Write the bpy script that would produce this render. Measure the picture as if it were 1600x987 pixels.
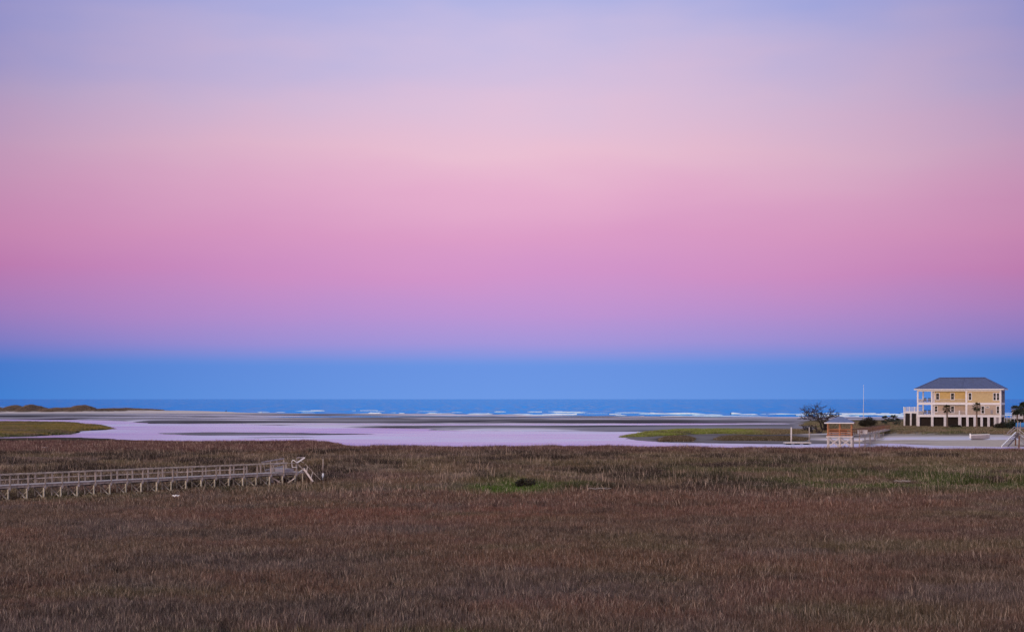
import bpy, math, random
import numpy as np
from mathutils import Vector, Matrix

random.seed(7)
rng = np.random.default_rng(7)
for o in list(bpy.data.objects):
    bpy.data.objects.remove(o)
scene = bpy.context.scene
COL = scene.collection

# ------------------------------------------------------------------ camera
CAM_H, F, CX, CY = 8.5, 2400.0, 800.0, 623.0      # eye height (m), focal (px of 1600), horizon row
K = F / 1600.0
cam_data = bpy.data.cameras.new("camera")
cam = bpy.data.objects.new("camera", cam_data)
COL.objects.link(cam)
cam.location = (0, 0, CAM_H)
cam.rotation_euler = (math.radians(90), 0, 0)
cam_data.sensor_width = 36.0
cam_data.lens = 36.0 * K
cam_data.shift_y = (CY - 493.5) / 1600.0
cam_data.clip_start = 0.5
cam_data.clip_end = 150000.0
scene.camera = cam

def lin(c):
    return tuple(((v / 255.0) / 12.92 if v / 255.0 <= 0.04045 else ((v / 255.0 + 0.055) / 1.055) ** 2.4) for v in c)

# ------------------------------------------------------------------ world: dusk sky opposite the sunset
SUN_EL, SUN_AZ = math.radians(5.0), math.radians(202.0)   # azimuth clockwise from +Y: behind the camera
world = bpy.data.worlds.new("World")
scene.world = world
world.use_nodes = True
wt = world.node_tree
wt.nodes.clear()
def wn(t, **k):
    n = wt.nodes.new(t)
    for a, b in k.items():
        setattr(n, a, b)
    return n
def wmath(op, a, b=None, clamp=False):
    n = wn('ShaderNodeMath', operation=op, use_clamp=clamp)
    for i, v in enumerate((a, b)):
        if v is None: continue
        if isinstance(v, (int, float)): n.inputs[i].default_value = v
        else: wt.links.new(v, n.inputs[i])
    return n.outputs[0]
tc = wn('ShaderNodeTexCoord')
nrm = wn('ShaderNodeVectorMath', operation='NORMALIZE')
wt.links.new(tc.outputs['Generated'], nrm.inputs[0])
sep = wn('ShaderNodeSeparateXYZ')
wt.links.new(nrm.outputs[0], sep.inputs[0])
# soft uneven layering of the twilight bands
nz = wn('ShaderNodeTexNoise')
nz.inputs['Scale'].default_value = 1.0
nz.inputs['Detail'].default_value = 4.0
mp = wn('ShaderNodeMapping')
mp.inputs['Scale'].default_value = (1.6, 1.6, 26.0)
wt.links.new(nrm.outputs[0], mp.inputs[0])
wt.links.new(mp.outputs[0], nz.inputs['Vector'])
elev = wmath('ARCSINE', sep.outputs['Z'])
wob = wmath('MULTIPLY', wmath('SUBTRACT', nz.outputs['Fac'], 0.5), wmath('MULTIPLY', wmath('MAXIMUM', elev, 0.0), 0.13))
nz2 = wn('ShaderNodeTexNoise'); nz2.inputs['Scale'].default_value = 1.0; nz2.inputs['Detail'].default_value = 3.0
mp2 = wn('ShaderNodeMapping'); mp2.inputs['Scale'].default_value = (7.0, 7.0, 22.0)
wt.links.new(nrm.outputs[0], mp2.inputs[0]); wt.links.new(mp2.outputs[0], nz2.inputs['Vector'])
wob2 = wmath('MULTIPLY', wmath('SUBTRACT', nz2.outputs['Fac'], 0.5), wmath('MULTIPLY', wmath('MAXIMUM', wmath('SUBTRACT', elev, 0.02), 0.0), 0.30))
elev2 = wmath('ADD', wmath('ADD', elev, wob), wob2)
fac = wmath('DIVIDE', elev2, math.radians(45.0), clamp=True)
def sky_ramp(stops):
    r = wn('ShaderNodeValToRGB')
    r.color_ramp.interpolation = 'EASE'
    r.color_ramp.interpolation = 'LINEAR'
    els = r.color_ramp.elements
    first = True
    for y, c in stops:
        p = math.atan((CY - y) / F) / math.radians(45.0)
        if first:
            e = els[0]; e.position = p; first = False
        elif len(els) == 2 and y == stops[-1][0]:
            e = els[1]; e.position = p
        else:
            e = els.new(p)
        e.color = (*lin(c), 1)
    wt.links.new(fac, r.inputs[0])
    return r.outputs[0]
SKY_C = [(622, (106, 152, 228)), (575, (98, 145, 226)), (568, (100, 146, 226)), (535, (156, 145, 218)),
         (490, (182, 142, 210)), (430, (204, 141, 200)), (370, (215, 149, 197)), (300, (225, 167, 202)),
         (240, (230, 185, 207)), (150, (217, 187, 215)), (70, (198, 184, 221)), (0, (176, 176, 224)),
         (-250, (132, 146, 210)), (-900, (104, 124, 192))]
SKY_E = [(622, (52, 122, 206)), (575, (50, 114, 200)), (568, (52, 114, 200)), (535, (112, 113, 192)),
         (490, (150, 112, 182)), (430, (178, 108, 168)), (370, (188, 121, 170)), (300, (186, 133, 174)),
         (240, (180, 139, 178)), (150, (160, 142, 186)), (70, (136, 134, 193)), (0, (116, 126, 198)),
         (-250, (94, 110, 186)), (-900, (90, 106, 176))]
rc, re_ = sky_ramp(SKY_C), sky_ramp(SKY_E)
# the twilight arch is brightest opposite the sun and dims to both sides
az = wmath('ARCTAN2', sep.outputs['X'], sep.outputs['Y'])
azf = wmath('POWER', wmath('DIVIDE', wmath('ABSOLUTE', az), math.radians(20.0), clamp=True), 1.7)
mixs = wn('ShaderNodeMix', data_type='RGBA')
wt.links.new(azf, mixs.inputs['Factor'])
wt.links.new(rc, mixs.inputs['A'])
wt.links.new(re_, mixs.inputs['B'])
bg1 = wn('ShaderNodeBackground')
bg1.inputs['Strength'].default_value = 1.0
wt.links.new(mixs.outputs['Result'], bg1.inputs['Color'])
# the last glow of the sunset itself
sky = wn('ShaderNodeTexSky', sky_type='NISHITA')
sky.sun_disc = False
sky.sun_elevation = SUN_EL
sky.sun_rotation = SUN_AZ
sky.air_density = 1.2
sky.dust_density = 1.5
bg2 = wn('ShaderNodeBackground')
bg2.inputs['Strength'].default_value = 0.012
wt.links.new(sky.outputs[0], bg2.inputs['Color'])
addw = wn('ShaderNodeAddShader')
wt.links.new(bg1.outputs[0], addw.inputs[0])
wt.links.new(bg2.outputs[0], addw.inputs[1])
wout = wn('ShaderNodeOutputWorld')
wt.links.new(addw.outputs[0], wout.inputs['Surface'])

# ------------------------------------------------------------------ sun (low, soft after-glow)
sun_d = bpy.data.lights.new("sun", 'SUN')
sun_d.energy = 1.8
sun_d.angle = math.radians(22)
sun_d.color = (1.0, 0.74, 0.58)
sun = bpy.data.objects.new("sun", sun_d)
COL.objects.link(sun)
sdir = Vector((math.sin(SUN_AZ) * math.cos(SUN_EL), math.cos(SUN_AZ) * math.cos(SUN_EL), math.sin(SUN_EL)))
sun.rotation_euler = sdir.to_track_quat('Z', 'Y').to_euler()
sun.location = (0, -30, 60)

scene.view_settings.view_transform = 'Standard'
scene.view_settings.look = 'None'
scene.view_settings.exposure = 0.0
scene.view_settings.gamma = 1.0
scene.view_settings.use_curve_mapping = False
scene.render.engine = 'CYCLES'

# ------------------------------------------------------------------ helpers
def gp(px, py, z=0.0):
    """pixel of the photograph -> point on the level z"""
    Y = (CAM_H - z) * F / (py - CY)
    return Vector(((px - CX) / F * Y, Y, z))
def at(px, py, Y):
    """pixel -> point at distance Y"""
    return Vector(((px - CX) / F * Y, Y, CAM_H - (py - CY) / F * Y))

class MB:
    def __init__(s): s.v = []; s.f = []
    def quadbox(s, c):
        b = len(s.v); s.v += [tuple(p) for p in c]
        s.f += [(b, b+3, b+2, b+1), (b+4, b+5, b+6, b+7), (b, b+1, b+5, b+4), (b+1, b+2, b+6, b+5), (b+2, b+3, b+7, b+6), (b+3, b, b+4, b+7)]
        return s
    def box(s, x0, x1, y0, y1, z0, z1):
        return s.quadbox([(x0, y0, z0), (x1, y0, z0), (x1, y1, z0), (x0, y1, z0), (x0, y0, z1), (x1, y0, z1), (x1, y1, z1), (x0, y1, z1)])
    def beam(s, p, q, w, h, up=(0, 0, 1)):
        p, q = Vector(p), Vector(q)
        d = (q - p).normalized(); u = Vector(up)
        r = d.cross(u)
        if r.length < 1e-4: r = d.cross(Vector((0, 1, 0)))
        r.normalize(); u = r.cross(d).normalized()
        r *= w / 2; u *= h / 2
        return s.quadbox([p - r - u, p + r - u, p + r + u, p - r + u, q - r - u, q + r - u, q + r + u, q - r + u])
    def tube(s, pts, radii, n=8, cap=True):
        b = len(s.v); m = len(pts)
        pts = [Vector(p) for p in pts]
        ref = None
        for i, p in enumerate(pts):
            d = (pts[min(i + 1, m - 1)] - pts[max(i - 1, 0)])
            if d.length < 1e-6: d = Vector((0, 0, 1))
            d.normalize()
            if ref is None:
                ref = Vector((1, 0, 0)) if abs(d.x) < 0.8 else Vector((0, 1, 0))
            a = (ref - d * ref.dot(d)).normalized(); c = d.cross(a); ref = a
            for k in range(n):
                t = 2 * math.pi * k / n
                s.v.append(tuple(p + (a * math.cos(t) + c * math.sin(t)) * radii[i]))
        for i in range(m - 1):
            for k in range(n):
                k2 = (k + 1) % n
                s.f.append((b + i * n + k, b + i * n + k2, b + (i + 1) * n + k2, b + (i + 1) * n + k))
        if cap:
            s.f.append(tuple(b + k for k in range(n))[::-1]); s.f.append(tuple(b + (m - 1) * n + k for k in range(n)))
        return s
    def poly(s, pts):
        b = len(s.v); s.v += [tuple(p) for p in pts]; s.f.append(tuple(range(b, b + len(pts)))); return s
    def mesh(s, name, mat):
        me = bpy.data.meshes.new(name); me.from_pydata(s.v, [], s.f); me.update()
        if mat: me.materials.append(mat)
        return me
    def build(s, name, mat, parent=None, loc=None, rotz=0.0, smooth=False):
        me = s.mesh(name, mat)
        if smooth: me.polygons.foreach_set('use_smooth', [True] * len(me.polygons))
        return link(name, me, parent, loc, rotz)
def link(name, me, parent=None, loc=None, rotz=0.0):
    o = bpy.data.objects.new(name, me); COL.objects.link(o)
    if loc is not None: o.location = loc
    if rotz: o.rotation_euler = (0, 0, rotz)
    if parent: o.parent = parent
    return o
def tag(o, label, cat, group=None):
    o['label'] = label; o['category'] = cat
    if group: o['group'] = group
    return o
def thing(name, label, cat, loc=(0, 0, 0), rotz=0.0, group=None):
    o = bpy.data.objects.new(name, None); COL.objects.link(o)
    o.empty_display_size = 0.3
    o.location = loc; o.rotation_euler = (0, 0, rotz)
    return tag(o, label, cat, group)
def struct(o): o['kind'] = 'structure'; return o
def stuff(o): o['kind'] = 'stuff'; return o

# ---- noise in numpy
_T = rng.random((256, 256))
def vnoise(x, y, s=0):
    x = x + s * 17.31; y = y + s * 9.17
    ix = np.floor(x).astype(int); iy = np.floor(y).astype(int)
    fx = x - ix; fy = y - iy
    fx = fx * fx * (3 - 2 * fx); fy = fy * fy * (3 - 2 * fy)
    a = _T[ix % 256, iy % 256]; b = _T[(ix + 1) % 256, iy % 256]
    c = _T[ix % 256, (iy + 1) % 256]; d = _T[(ix + 1) % 256, (iy + 1) % 256]
    return (a * (1 - fx) + b * fx) * (1 - fy) + (c * (1 - fx) + d * fx) * fy
def fbm(x, y, s=0, o=4):
    r = 0; a = 0.5; t = 0
    for i in range(o):
        r = r + a * vnoise(x, y, s + i * 3); t += a; a *= 0.5; x = x * 2.03; y = y * 2.03
    return r / t
def sstep(a, b, x):
    t = np.clip((x - a) / (b - a), 0, 1); return t * t * (3 - 2 * t)
def sdist(poly, X, Y):
    """signed distance to a polygon of world points, positive inside"""
    n = len(poly); ins = np.zeros(X.shape, bool); dm = np.full(X.shape, 1e9)
    for i in range(n):
        x0, y0 = poly[i][0], poly[i][1]; x1, y1 = poly[(i + 1) % n][0], poly[(i + 1) % n][1]
        dx, dy = x1 - x0, y1 - y0; L = dx * dx + dy * dy + 1e-9
        t = np.clip(((X - x0) * dx + (Y - y0) * dy) / L, 0, 1)
        dm = np.minimum(dm, (X - x0 - t * dx) ** 2 + (Y - y0 - t * dy) ** 2)
        if abs(dy) > 1e-9:
            ins ^= ((y0 > Y) != (y1 > Y)) & (X < (x1 - x0) * (Y - y0) / dy + x0)
    d = np.sqrt(dm)
    return np.where(ins, d, -d)
def W(pix, z=0.0): return [tuple(gp(a, b, z)[:2]) for a, b in pix]

# ------------------------------------------------------------------ materials
class NT:
    def __init__(s, name):
        s.m = bpy.data.materials.new(name); s.m.use_nodes = True; s.t = s.m.node_tree
        s.b = s.t.nodes['Principled BSDF']
    def n(s, t, **k):
        x = s.t.nodes.new(t)
        for a, b in k.items(): setattr(x, a, b)
        return x
    def l(s, a, b): s.t.links.new(a, b)
def mat(name, col, rough=0.7, var=0.25, scale=3.0, spec=0.3, metal=0.0, stretch=(1, 1, 1), bump=0.0, col2=None):
    k = NT(name)
    tcn = k.n('ShaderNodeTexCoord'); mpn = k.n('ShaderNodeMapping'); mpn.inputs['Scale'].default_value = stretch
    k.l(tcn.outputs['Object'], mpn.inputs[0])
    nn = k.n('ShaderNodeTexNoise'); nn.inputs['Scale'].default_value = scale; nn.inputs['Detail'].default_value = 5
    k.l(mpn.outputs[0], nn.inputs['Vector'])
    rp = k.n('ShaderNodeValToRGB')
    c0 = tuple(c * (1 - var) for c in col); c1 = col2 if col2 else tuple(min(1, c * (1 + var)) for c in col)
    rp.color_ramp.elements[0].position = 0.3; rp.color_ramp.elements[1].position = 0.7
    rp.color_ramp.elements[0].color = (*c0, 1); rp.color_ramp.elements[1].color = (*c1, 1)
    k.l(nn.outputs['Fac'], rp.inputs[0])
    # each copy of a piece weathers a little differently
    oi = k.n('ShaderNodeObjectInfo'); mr = k.n('ShaderNodeMapRange')
    mr.inputs['To Min'].default_value = 1 - var * 0.6; mr.inputs['To Max'].default_value = 1 + var * 0.4
    k.l(oi.outputs['Random'], mr.inputs['Value'])
    vm = k.n('ShaderNodeVectorMath', operation='SCALE'); k.l(rp.outputs[0], vm.inputs[0]); k.l(mr.outputs[0], vm.inputs['Scale'])
    k.l(vm.outputs[0], k.b.inputs['Base Color'])
    k.b.inputs['Roughness'].default_value = rough; k.b.inputs['Specular IOR Level'].default_value = spec; k.b.inputs['Metallic'].default_value = metal
    if bump:
        bp = k.n('ShaderNodeBump'); bp.inputs['Strength'].default_value = bump; bp.inputs['Distance'].default_value = 0.02
        k.l(nn.outputs['Fac'], bp.inputs['Height']); k.l(bp.outputs[0], k.b.inputs['Normal'])
    return k.m
M = {}
M['wood'] = mat('weathered_wood', (0.43, 0.365, 0.315), 0.8, 0.42, 4, stretch=(1, 1, 0.3), bump=0.3)
M['deckwood'] = mat('grey_deck_wood', (0.36, 0.32, 0.33), 0.8, 0.3, 4, bump=0.3)
M['pile'] = mat('pile_wood', (0.62, 0.58, 0.45), 0.85, 0.35, 5, stretch=(1, 1, 0.4), bump=0.3)
M['pale'] = mat('pale_timber', (0.68, 0.62, 0.58), 0.7, 0.15, 4)
M['white'] = mat('white_paint', (0.86, 0.84, 0.83), 0.5, 0.06, 2)
M['offwhite'] = mat('weathered_white', (0.74, 0.71, 0.70), 0.6, 0.12, 2)
M['yellow'] = mat('yellow_siding', (0.68, 0.50, 0.20), 0.7, 0.08, 2)
M['beige'] = mat('beige_siding', (0.54, 0.43, 0.33), 0.7, 0.10, 2)
M['tan'] = mat('tan_siding', (0.64, 0.49, 0.25), 0.7, 0.08, 2)
M['sideshade'] = mat('shaded_side_siding', (0.22, 0.2, 0.2), 0.7, 0.08, 2)  # siding darkened: the unlit right side's shade is in the colour
M['roof'] = mat('blue_metal_roof', (0.046, 0.062, 0.165), 0.5, 0.15, 1.5, spec=0.3)
M['roof2'] = mat('blue_grey_roof', (0.10, 0.13, 0.27), 0.5, 0.15, 2)
M['glass'] = mat('dark_window_glass', (0.008, 0.009, 0.012), 0.25, 0.2, 1, spec=0.08)
M['dark'] = mat('dark_lattice', (0.028, 0.022, 0.02), 0.85, 0.3, 3)
M['orange'] = mat('orange_cedar', (0.56, 0.25, 0.12), 0.7, 0.25, 4)
M['cedar'] = mat('dark_cedar_and_shade', (0.20, 0.09, 0.05), 0.75, 0.3, 4)  # brown wood; on the pavilion's rear rail and bench it paints interior shade
M['grey'] = mat('grey_paint', (0.32, 0.29, 0.31), 0.6, 0.12, 2)
M['bark'] = mat('grey_bark', (0.040, 0.030, 0.030), 0.9, 0.4, 3)
M['palmbark'] = mat('palm_bark', (0.22, 0.16, 0.12), 0.9, 0.35, 5)
M['palmleaf'] = mat('palm_leaf', (0.035, 0.045, 0.022), 0.6, 0.4, 3, col2=(0.07, 0.06, 0.028))
M['darkleaf'] = mat('dark_leaf', (0.018, 0.026, 0.014), 0.6, 0.4, 3)
M['bushleaf'] = mat('bush_leaf', (0.030, 0.026, 0.016), 0.7, 0.45, 1.0)
M['blue'] = mat('blue_tarp', (0.02, 0.16, 0.42), 0.5, 0.2, 2)
M['hull'] = mat('skiff_paint', (0.30, 0.27, 0.30), 0.5, 0.15, 2)
M['hullin'] = mat('skiff_inside', (0.20, 0.17, 0.16), 0.7, 0.2, 2)
M['drift'] = mat('driftwood', (0.30, 0.26, 0.23), 0.8, 0.25, 5)
M['shell'] = mat('oyster_shell', (0.62, 0.58, 0.58), 0.8, 0.3, 4)

def ground_mat():
    k = NT('ground_soil_and_sand')
    a = k.n('ShaderNodeAttribute', attribute_name='soil'); w = k.n('ShaderNodeAttribute', attribute_name='wet')
    tcn = k.n('ShaderNodeTexCoord')
    mp1 = k.n('ShaderNodeMapping'); mp1.inputs['Scale'].default_value = (0.006, 0.017, 0.05)
    k.l(tcn.outputs['Object'], mp1.inputs[0])
    n1 = k.n('ShaderNodeTexNoise'); n1.inputs['Scale'].default_value = 1.0; n1.inputs['Detail'].default_value = 6; n1.inputs['Roughness'].default_value = 0.6
    k.l(mp1.outputs[0], n1.inputs['Vector'])
    n2 = k.n('ShaderNodeTexNoise'); n2.inputs['Scale'].default_value = 1.4; n2.inputs['Detail'].default_value = 6
    k.l(tcn.outputs['Object'], n2.inputs['Vector'])
    # wetness = stored moisture + streaks left by the tide
    st = k.n('ShaderNodeMapRange'); st.inputs['From Min'].default_value = 0.44; st.inputs['From Max'].default_value = 0.56
    st.inputs['To Min'].default_value = -0.6; st.inputs['To Max'].default_value = 0.6
    k.l(n1.outputs['Fac'], st.inputs['Value'])
    ad = k.n('ShaderNodeMath', operation='ADD', use_clamp=True)
    k.l(w.outputs['Fac'], ad.inputs[0]); k.l(st.outputs[0], ad.inputs[1])
    dk = k.n('ShaderNodeMapRange'); dk.inputs['To Min'].default_value = 1.0; dk.inputs['To Max'].default_value = 0.22
    k.l(ad.outputs[0], dk.inputs['Value'])
    v2 = k.n('ShaderNodeMapRange'); v2.inputs['To Min'].default_value = 0.75; v2.inputs['To Max'].default_value = 1.25
    k.l(n2.outputs['Fac'], v2.inputs['Value'])
    mu = k.n('ShaderNodeMath', operation='MULTIPLY'); k.l(dk.outputs[0], mu.inputs[0]); k.l(v2.outputs[0], mu.inputs[1])
    vm = k.n('ShaderNodeVectorMath', operation='SCALE'); k.l(a.outputs['Color'], vm.inputs[0]); k.l(mu.outputs[0], vm.inputs['Scale'])
    k.l(vm.outputs[0], k.b.inputs['Base Color'])
    k.t.nodes.remove(k.b)
    df = k.n('ShaderNodeBsdfDiffuse'); k.l(vm.outputs[0], df.inputs['Color'])
    bp = k.n('ShaderNodeBump'); bp.inputs['Strength'].default_value = 0.25; bp.inputs['Distance'].default_value = 0.05
    k.l(n2.outputs['Fac'], bp.inputs['Height']); k.l(bp.outputs[0], df.inputs['Normal'])
    gl = k.n('ShaderNodeBsdfGlossy', distribution='MULTI_GGX'); gl.inputs['Roughness'].default_value = 0.33; gl.inputs['Color'].default_value = (.92, .92, .92, 1)
    mp3 = k.n('ShaderNodeMapping'); mp3.inputs['Scale'].default_value = (0.007, 0.015, 0.05); mp3.inputs['Location'].default_value = (3.1, 7.7, 0)
    k.l(tcn.outputs['Object'], mp3.inputs[0])
    n3 = k.n('ShaderNodeTexNoise'); n3.inputs['Scale'].default_value = 1.0; n3.inputs['Detail'].default_value = 6; n3.inputs['Roughness'].default_value = 0.62
    k.l(mp3.outputs[0], n3.inputs['Vector'])
    fm = k.n('ShaderNodeMapRange'); fm.inputs['From Min'].default_value = 0.48; fm.inputs['From Max'].default_value = 0.55; fm.inputs['To Min'].default_value = 0.0; fm.inputs['To Max'].default_value = 0.85
    k.l(n3.outputs['Fac'], fm.inputs['Value'])
    fw = k.n('ShaderNodeAttribute', attribute_name='film'); fm2 = k.n('ShaderNodeMath', operation='MULTIPLY', use_clamp=True)
    k.l(fm.outputs[0], fm2.inputs[0]); k.l(fw.outputs['Fac'], fm2.inputs[1])
    mx = k.n('ShaderNodeMixShader'); k.l(fm2.outputs[0], mx.inputs[0]); k.l(df.outputs[0], mx.inputs[1]); k.l(gl.outputs[0], mx.inputs[2])
    k.l(mx.outputs[0], k.t.nodes['Material Output'].inputs['Surface'])
    return k.m
M['ground'] = ground_mat()

def water_mat(name, body, tint, rough, layers, ior=1.33):
    """water body seen through a Fresnel mirror; the ripples are bump, the fine chop is roughness"""
    k = NT(name); k.t.nodes.remove(k.b)
    tcn = k.n('ShaderNodeTexCoord'); nin = None
    for scale, strength, dist in layers:
        mpn = k.n('ShaderNodeMapping'); mpn.inputs['Scale'].default_value = scale; k.l(tcn.outputs['Object'], mpn.inputs[0])
        nn = k.n('ShaderNodeTexNoise'); nn.inputs['Scale'].default_value = 1.0; nn.inputs['Detail'].default_value = 4; nn.inputs['Roughness'].default_value = 0.6
        k.l(mpn.outputs[0], nn.inputs['Vector'])
        bp = k.n('ShaderNodeBump'); bp.inputs['Strength'].default_value = strength; bp.inputs['Distance'].default_value = dist
        k.l(nn.outputs['Fac'], bp.inputs['Height'])
        if nin: k.l(nin, bp.inputs['Normal'])
        nin = bp.outputs[0]
    gl = k.n('ShaderNodeBsdfGlossy', distribution='MULTI_GGX'); gl.inputs['Color'].default_value = (*tint, 1); k.l(nin, gl.inputs['Normal'])
    # wind-ruffled and slick patches
    mpr = k.n('ShaderNodeMapping'); mpr.inputs['Scale'].default_value = rough[2]; k.l(tcn.outputs['Object'], mpr.inputs[0])
    nr = k.n('ShaderNodeTexNoise'); nr.inputs['Scale'].default_value = 1.0; nr.inputs['Detail'].default_value = 4; nr.inputs['Roughness'].default_value = 0.6; k.l(mpr.outputs[0], nr.inputs['Vector'])
    rr = k.n('ShaderNodeMapRange'); rr.inputs['From Min'].default_value = 0.38; rr.inputs['From Max'].default_value = 0.66; rr.inputs['To Min'].default_value = rough[0]; rr.inputs['To Max'].default_value = rough[1]
    k.l(nr.outputs['Fac'], rr.inputs['Value']); k.l(rr.outputs[0], gl.inputs['Roughness'])
    df = k.n('ShaderNodeBsdfDiffuse'); df.inputs['Color'].default_value = (*body, 1)
    fr = k.n('ShaderNodeFresnel'); fr.inputs['IOR'].default_value = ior; k.l(nin, fr.inputs['Normal'])
    mx = k.n('ShaderNodeMixShader'); k.l(fr.outputs[0], mx.inputs[0]); k.l(df.outputs[0], mx.inputs[1]); k.l(gl.outputs[0], mx.inputs[2])
    k.l(mx.outputs[0], k.t.nodes['Material Output'].inputs['Surface'])
    return k.m
M['sea'] = water_mat('sea_water', (0.010, 0.11, 0.32), (0.36, 0.80, 0.96), (0.01, 0.15, (0.11, 0.009, 0.1)), [((0.012, 0.03, 0.05), 0.5, 0.15), ((0.05, 0.10, 0.1), 0.6, 0.10)])
M['creek'] = water_mat('creek_water', (0.20, 0.18, 0.22), (0.87, 0.90, 1.0), (0.16, 0.34, (0.012, 0.02, 0.1)), [((0.02, 0.05, 0.2), 0.5, 0.06)])
M['foam'] = mat('sea_foam', (0.80, 0.82, 0.86), 0.8, 0.12, 0.8)

# ------------------------------------------------------------------ ground: one height field from the marsh to the surf
MARSH_Z = 0.12
edge_px = [(-700, 681), (-200, 680), (0, 680), (120, 678.5), (200, 681), (240, 683.5), (320, 684), (420, 685.3), (490, 687), (530, 689), (548, 692.5), (560, 695),
           (700, 695.8), (850, 694.6), (1000, 696), (1130, 697), (1290, 697.4), (1450, 698.5), (1600, 699.5), (2100, 700)]
P_marsh = [tuple(gp(a, b, 0.62)[:2]) for a, b in edge_px] + [(260, 8), (-260, 8)]
P_isl = W([(-700, 656), (-200, 658), (0, 658.8), (60, 659), (120, 660.2), (150, 663), (180, 665.5), (188, 668.3), (170, 669.5), (140, 671.2), (118, 676), (60, 679), (0, 681), (-700, 682)], 0.3)
shore = [(-1400, 634.5), (-400, 635.5), (0, 636.5), (160, 639.5), (330, 643), (420, 645.5), (560, 647.3), (800, 648.5), (1000, 650), (1250, 652), (1450, 652.5), (1800, 653), (2400, 654)]
back = [(2400, 690), (1600, 690), (1300, 690), (1270, 674), (1150, 673), (1000, 675), (880, 674.8), (700, 674), (672, 672.5), (640, 669.6), (540, 668.6), (420, 665), (300, 662.8), (200, 662), (186, 659.5), (170, 657.6), (130, 656.2), (0, 655.3), (-700, 653)]
P_beach = W(shore + back)
P_bar = W([(225, 676.5), (330, 674.6), (480, 676), (560, 677.3), (632, 678.3), (560, 679.1), (440, 680.3), (300, 680.6), (250, 678.8)])
P_bar2 = W([(330, 683.2), (450, 681.8), (560, 682.3), (500, 683.2), (400, 684.6)])
P_bar3 = W([(652, 671.6), (690, 670.4), (760, 671.4), (740, 673.2), (690, 673.2)])
P_spit = W([(950, 685.2), (970, 680.5), (990, 676.5), (1020, 673.6), (1060, 672.2), (1150, 672.2), (1300, 673), (1420, 673), (1420, 693), (1300, 694.2), (1230, 694.2), (1060, 692.3), (1000, 689.6), (980, 687)])
P_green = W([(966, 683), (986, 678), (1022, 675), (1060, 674), (1150, 674), (1290, 675), (1300, 677.5), (1200, 680.5), (1120, 678.6), (1060, 681), (1010, 684)])
P_m1 = W([(1030, 690), (1042, 684.4), (1070, 684), (1084, 687), (1080, 691)])
P_m2 = W([(1118, 688.5), (1130, 684.2), (1160, 683), (1176, 686), (1230, 684.8), (1262, 687), (1256, 690.5), (1180, 690), (1130, 690)])
P_land = [(a, b * K) for a, b in [(72, 232), (84, 228), (100, 222), (210, 205), (330, 200), (330, 420), (96, 360), (80, 300), (74, 262)]]
P_sand = [(a, b * K) for a, b in [(58, 205), (70, 183), (84, 176.5), (120, 173), (300, 168), (330, 260), (70, 260)]]

xs = np.arange(-560, 421, 2.0); YS = 1.75 * K; ys = np.arange(10 * K, 901 * K, YS)
GX, GY = np.meshgrid(xs, ys)
def ground_height(X, Y):
    wx = X + 6 * (fbm(X / 14, Y / 14, 1) - 0.5); wy = Y + 8 * (fbm(X / 18, Y / 9, 5) - 0.5)
    H = np.full(X.shape, -0.7)
    def up(poly, h, w, X_=None, Y_=None):
        d = sdist(poly, wx if X_ is None else X_, wy if Y_ is None else Y_)
        s = sstep(-w * 0.4, w, d)
        return d, s, h
    out = {}
    for nm, poly, h, w in (('beach', P_beach, 0.16, 14), ('bar', P_bar, 0.12, 5), ('bar2', P_bar2, 0.06, 4), ('bar3', P_bar3, 0.10, 4), ('spit', P_spit, 0.22, 5),
                           ('green', P_green, 0.55, 7), ('m1', P_m1, 0.45, 5), ('m2', P_m2, 0.45, 5), ('isl', P_isl, 0.35, 3.5), ('marsh', P_marsh, MARSH_Z, 3), ('sand', P_sand, 0.35, 14), ('land', P_land, 1.2, 11)):
        big = nm in ('land', 'sand')
        d = sdist(poly, X if big else wx, Y if big else wy)
        s = sstep(-w * 0.4, w, d)
        out[nm] = (d, s)
        hh = h
        if nm == 'beach':
            # tide ridges and runnels, long and low
            r = fbm(X / 160, Y / 42, 11, 4) - 0.5
            hh = h + 1.5 * r + 0.25 * sstep(30, 0, np.abs(d - 20))
            hh = np.where(X < -60, hh + 0.35 * sstep(-60, -200, X) * sstep(0, 60, d), hh)
        if nm == 'sand': hh = h * sstep(0, 50, d) + 0.12 + 0.1 * (fbm(X / 20, Y / 9, 13) - .5)
        H = np.maximum(H, -0.7 + (hh + 0.7) * s)
    # vegetated dunes beyond the flats at the left
    hum = np.zeros_like(H)
    for px, D, sx, sy, h in ((-140, 610, 24, 16, 4.2), (-90, 606, 16, 14, 3.4), (-40, 600, 14, 14, 4.4), (4, 596, 9, 12, 1.5), (22, 600, 5.5, 10, 3.3), (30, 602, 4, 10, 2.0), (46, 600, 5.5, 10, 3.4), (58, 604, 6, 10, 2.6), (70, 602, 6, 9, 1.6),
                             (88, 598, 9, 9, 2.0), (104, 600, 8, 9, 1.9), (121, 600, 4.5, 9, 3.0), (131, 602, 5, 10, 3.4), (140, 602, 4, 8, 2.8), (160, 620, 10, 9, 1.5), (172, 630, 14, 10, 1.5), (200, 640, 16, 9, 1.4), (230, 640, 18, 9, 0.9), (262, 640, 22, 8, 0.5)):
        D *= K; sy *= K; x0 = (px - CX) / F * D
        hum = np.maximum(hum, h * np.exp(-((X - x0) / sx) ** 2 - ((Y - D) / sy) ** 2))
    hum = hum * (0.95 + 0.6 * fbm(X / 6, Y / 6, 21))
    H = H + hum
    out['hum'] = hum
    return H, out
GH, GO = ground_height(GX, GY)
GH = GH + 0.03 * (fbm(GX / 3, GY / 3, 31) - 0.5)
GH -= np.where(GO['marsh'][0] > 2, 0.10 * sstep(0.55, 0.7, fbm(GX / 11, GY / 5, 33)), 0)
ny, nx = GX.shape
me = bpy.data.meshes.new('ground')
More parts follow.
